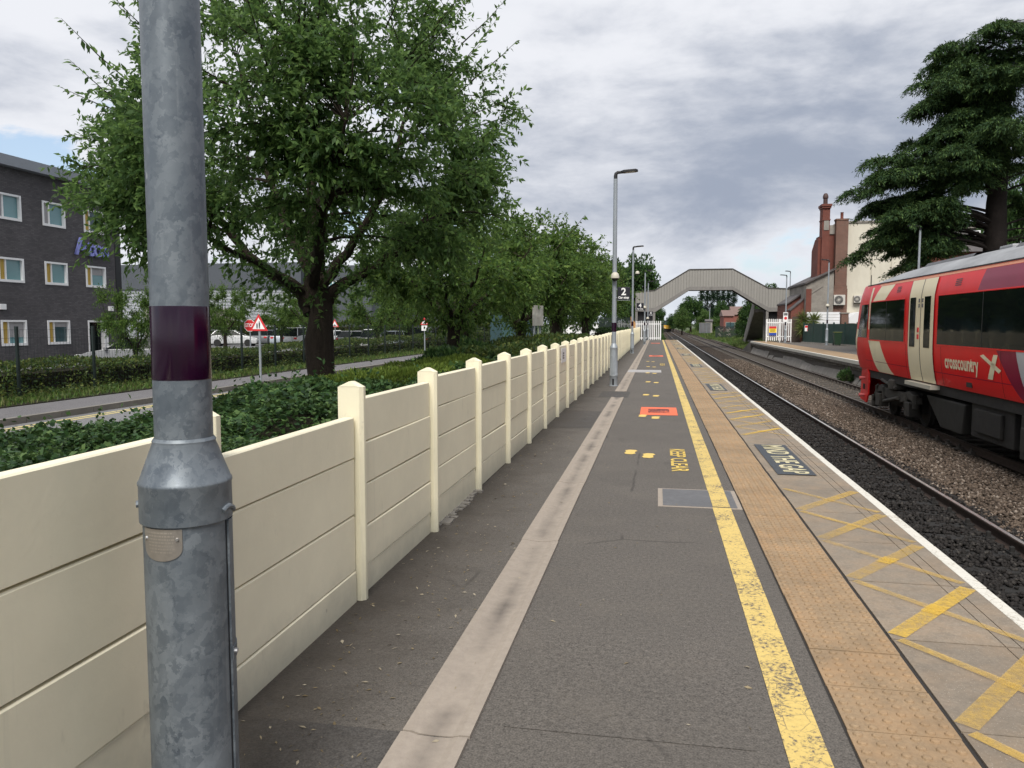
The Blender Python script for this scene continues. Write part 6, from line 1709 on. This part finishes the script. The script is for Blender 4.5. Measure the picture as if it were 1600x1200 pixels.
def ivh(x, y):
    b = -.14*np.clip((y-8.)/3, 0, 1)-.16*np.clip((3.6-y)/1.6, 0, 1)*np.clip((-2.4-x)/.8, 0, 1)+np.interp(x, [-6.35, -6.1, -5.4, -4.4, -3.2, -2.3, -1.9], [-.1, .30, .60, .82, .96, 1.06, 1.02])
    return b+.07*np.sin(x*2.1+y*1.3)+.055*np.sin(x*4.3-y*3.1)+.035*np.sin(y*7.1+x*5.)+.03*np.sin(x*11-y*9)
g = np.random.default_rng(71)
nx, ny = 26, 70
gx_, gy_ = np.meshgrid(np.linspace(-6.3, -1.93, nx), np.linspace(-1.5, 17, ny)); gz_ = ivh(gx_, gy_)-.10
b = MB(); b.add(np.stack([gx_, gy_, gz_], 2).reshape(-1, 3).tolist(), [(j*nx+i, j*nx+i+1, (j+1)*nx+i+1, (j+1)*nx+i) for j in range(ny-1) for i in range(nx-1)])
o = b.build('ivy_bank', M['soil'], None, True); o['kind'] = 'structure'
def ivy(n, y0, y1, ls, p=1.):
    X = g.uniform(-6.3, -1.9, n); Y = y0+(y1-y0)*g.random(n)**p
    P = np.stack([X, Y, ivh(X, Y)-g.random(n)**1.5*.10+.03], 1)
    D = g.normal(size=(n, 3))*np.array([1, 1, .38])+np.array([.12, -.1, -.02]); L = ls*g.uniform(.55, 1.3, n)
    return leaf_quads(P, D, L, L*.85, g, 1.5)
Q = np.concatenate([ivy(80000, .6, 5, .037), ivy(64000, 4.6, 10, .052), ivy(28000, 9, 17, .08)])
# taller straggling stems over the ivy near the road
n = 700; X = g.uniform(-5.6, -2.4, n); Y = g.uniform(1.5, 9, n); P = np.stack([X, Y, ivh(X, Y)], 1)
st = []
for i in range(150):
    h = g.uniform(.08, .26); d = np.array([g.normal()*.3, g.normal()*.3, 1.]); m = 7
    q = np.linspace(.15, 1, m)[:, None]; a = P[i]+d*h*q
    st.append(leaf_quads(a, g.normal(size=(m, 3))+np.array([0, 0, .2]), g.uniform(.03, .06, m), g.uniform(.02, .035, m), g))
Q = np.concatenate([Q]+st)
o = link('ivy', quads_mesh('ivy', Q), M['ivy']); o['kind'] = 'stuff'
def cushion(label, x, y, z, rx, ry, h, n, lm, seed, ls=.05, wid=.34):
    g = np.random.default_rng(seed); r = root('cushion_shrub', label, 'shrub', (x, y, z), 'low cushion shrubs behind the wall')
    d = nrm(g.normal(size=(n, 3))); d[:, 2] = np.abs(d[:, 2])
    k = 1+.10*np.sin(d[:, 0]*6+seed)+.09*np.sin(d[:, 1]*7+seed*2)+.05*np.sin(d[:, 2]*11+d[:, 0]*9)
    P = d*np.array([rx, ry, h])*k[:, None]*g.uniform(.88, 1.0, (n, 1)); D = d*.8+g.normal(size=(n, 3))*.35+np.array([0, 0, .5])
    L = ls*g.uniform(.6, 1.3, n)
    b = MB().lathe([(1, 0), (.96, .3), (.8, .6), (.5, .84), (.1, .95)], (0, 0, 0), 20); b.v = [(x+a*rx*.82, y+q*ry*.82, z+c*h*.82) for a, q, c in b.v]; b.build('dark_core', M['soil'], r)  # solid dark dome added inside to close gaps between leaves
    link('foliage', quads_mesh('foliage', leaf_quads(P, D, L, L*wid, g, .2)), lm, r)
cushion('yellow green cushion shrub right of the big trunk, nearest the wall', -3.25, 9.2, .60, 1.1, 1.6, .50, 30000, M['moss'], 81)
cushion('yellow green cushion shrub behind the first one', -3.4, 12.0, .6, 1.15, 1.4, .48, 30000, M['moss'], 82)
cushion('bright cushion shrub partly under the second tree', -3.6, 14.6, .5, 1.1, 1.2, .45, 20000, M['moss'], 83)
cushion('dark leafy bush at the foot of the second tree', -4.9, 18.3, .2, 1.5, 1.3, .75, 7000, M['ivy'], 84, .13, .5)
cushion('sprawling green bush under the slender tree', -5.6, 23.5, .1, 1.8, 2., .95, 7000, M['ivy'], 85, .14, .5)
cushion('pale green bush near the notice board', -3.6, 26.5, .3, 1.2, 2., .8, 6000, M['moss'], 86, .14, .4)
p = W(1183, 492, 97); cushion('golden green shrub beside the stairs of the footbridge', p.x, 97, -1, .8, .8, p.z+1, 2600, M['leafy'], 87, .3, .5)
p = W(1311, 588, 38); cushion('small weed growing at the foot of the far platform', RE-.15, 38, -1.0, .3, .35, .5, 500, M['ivy'], 88, .14, .4)
for k, (x, y) in enumerate(((-6.6, 40), (-6.9, 22), )): pass
def grass(name, x0, x1, y0, y1, zf, n, h, seed, lm=None, p=1.):
    g = np.random.default_rng(seed); X = g.uniform(x0, x1, n); Y = y0+(y1-y0)*g.random(n)**p
    P = np.stack([X, Y, np.full(n, zf) if not callable(zf) else zf(X, Y)], 1)
    D = g.normal(size=(n, 3))*np.array([.4, .4, .1])+np.array([0, 0, 1.]); L = h*g.uniform(.4, 1.4, n)
    o = link(name, quads_mesh(name, leaf_quads(P, D, L, L*.12+.012, g, 0)), lm or M['grass']); o['kind'] = 'stuff'
grass('verge_grass', -15.3, -13.78, 8, 70, -.14, 15000, .15, 91, None, 1.4)
g = np.random.default_rng(191); n = 16000; X = g.uniform(-15.35, -13.9, n); Y = 8+60*g.random(n)**1.4; X += (g.random(n) < .5)*(-.5)*(X+13.9 > -.9)
P = np.stack([X, Y, -.13+g.random(n)**2*.22*(1+.8*np.sin(Y*1.7)*np.sin(X*3+Y*.6))], 1); L = .085*g.uniform(.5, 1.3, n)
o = link('verge_weeds', quads_mesh('verge_weeds', leaf_quads(P, g.normal(size=(n, 3))*np.array([1, 1, .4])+np.array([0, 0, .2]), L, L*.6, g, 1.)), M['hedge']); o['kind'] = 'stuff'
bk = lambda x, y: np.interp(x, [9.3, 11, 13.5, 60], [-1.2, -.5, .15, .25])
grass('trackside_grass', 9.6, 19, 84, 150, bk, 26000, .34, 92)
grass('trackside_grass', 9., 16, 140, 260, bk, 9000, .6, 93)
grass('trackside_weeds', 8.9, 10.5, 78, 100, -1., 3000, .35, 94)
grass('trackside_weeds', -6, 1.2, 90, 240, -1.2, 6000, .8, 95, M['leaf3'])
# two strappy palms by the beer garden fence
def palm(px, py, Y, label, h, k=0):
    p = W(px, py, Y); g = np.random.default_rng(100+k); r = root('cordyline_palm', label, 'palm', (p.x, Y, 0), 'strappy palms by the green fence')
    MB().tube([(p.x, Y, 0), (p.x+.04, Y, h*.5), (p.x, Y, h)], [.09, .07, .06], 8).build('trunk', M['bark'], r, True)
    n = 170; d = nrm(g.normal(size=(n, 3))+np.array([0, 0, .25])); L = g.uniform(.6, 1.1, n)
    P = np.array([0, 0, h])+d*.05
    link('fronds', quads_mesh('fronds', leaf_quads(P, d+np.array([0, 0, -.15]), L, L*.07, g, .3)), M['palm'], r)
palm(1255, 487, 72.6, 'greener strappy palm, left of the white awning', 2.1, 0)
palm(1272, 489, 72.4, 'yellowish strappy palm in front of the white awning', 1.95, 1)
palm(1255, 500, 72.2, 'lower strappy palm crown by the wooden fence', 1.2, 2)

# fallen leaves and grit on the asphalt near the wall
g = np.random.default_rng(111); n = 700
X = np.where(g.random(n) < .75, g.uniform(-1.72, -1.05, n), g.uniform(-1.7, .7, n)); Y = 2.2+9*g.random(n)**1.6
P = np.stack([X, Y, np.full(n, .006)], 1); D = g.normal(size=(n, 3))*np.array([1, 1, .08]); L = g.uniform(.006, .04, n)
o = link('leaf_litter', quads_mesh('leaf_litter', leaf_quads(P, D, L, L*g.uniform(.06, .5, n), g, 3)), leaf_mat('dry_litter', [(.10, .075, .04), (.25, .2, .12), (.42, .38, .3)], 0, .8)); o['kind'] = 'stuff'
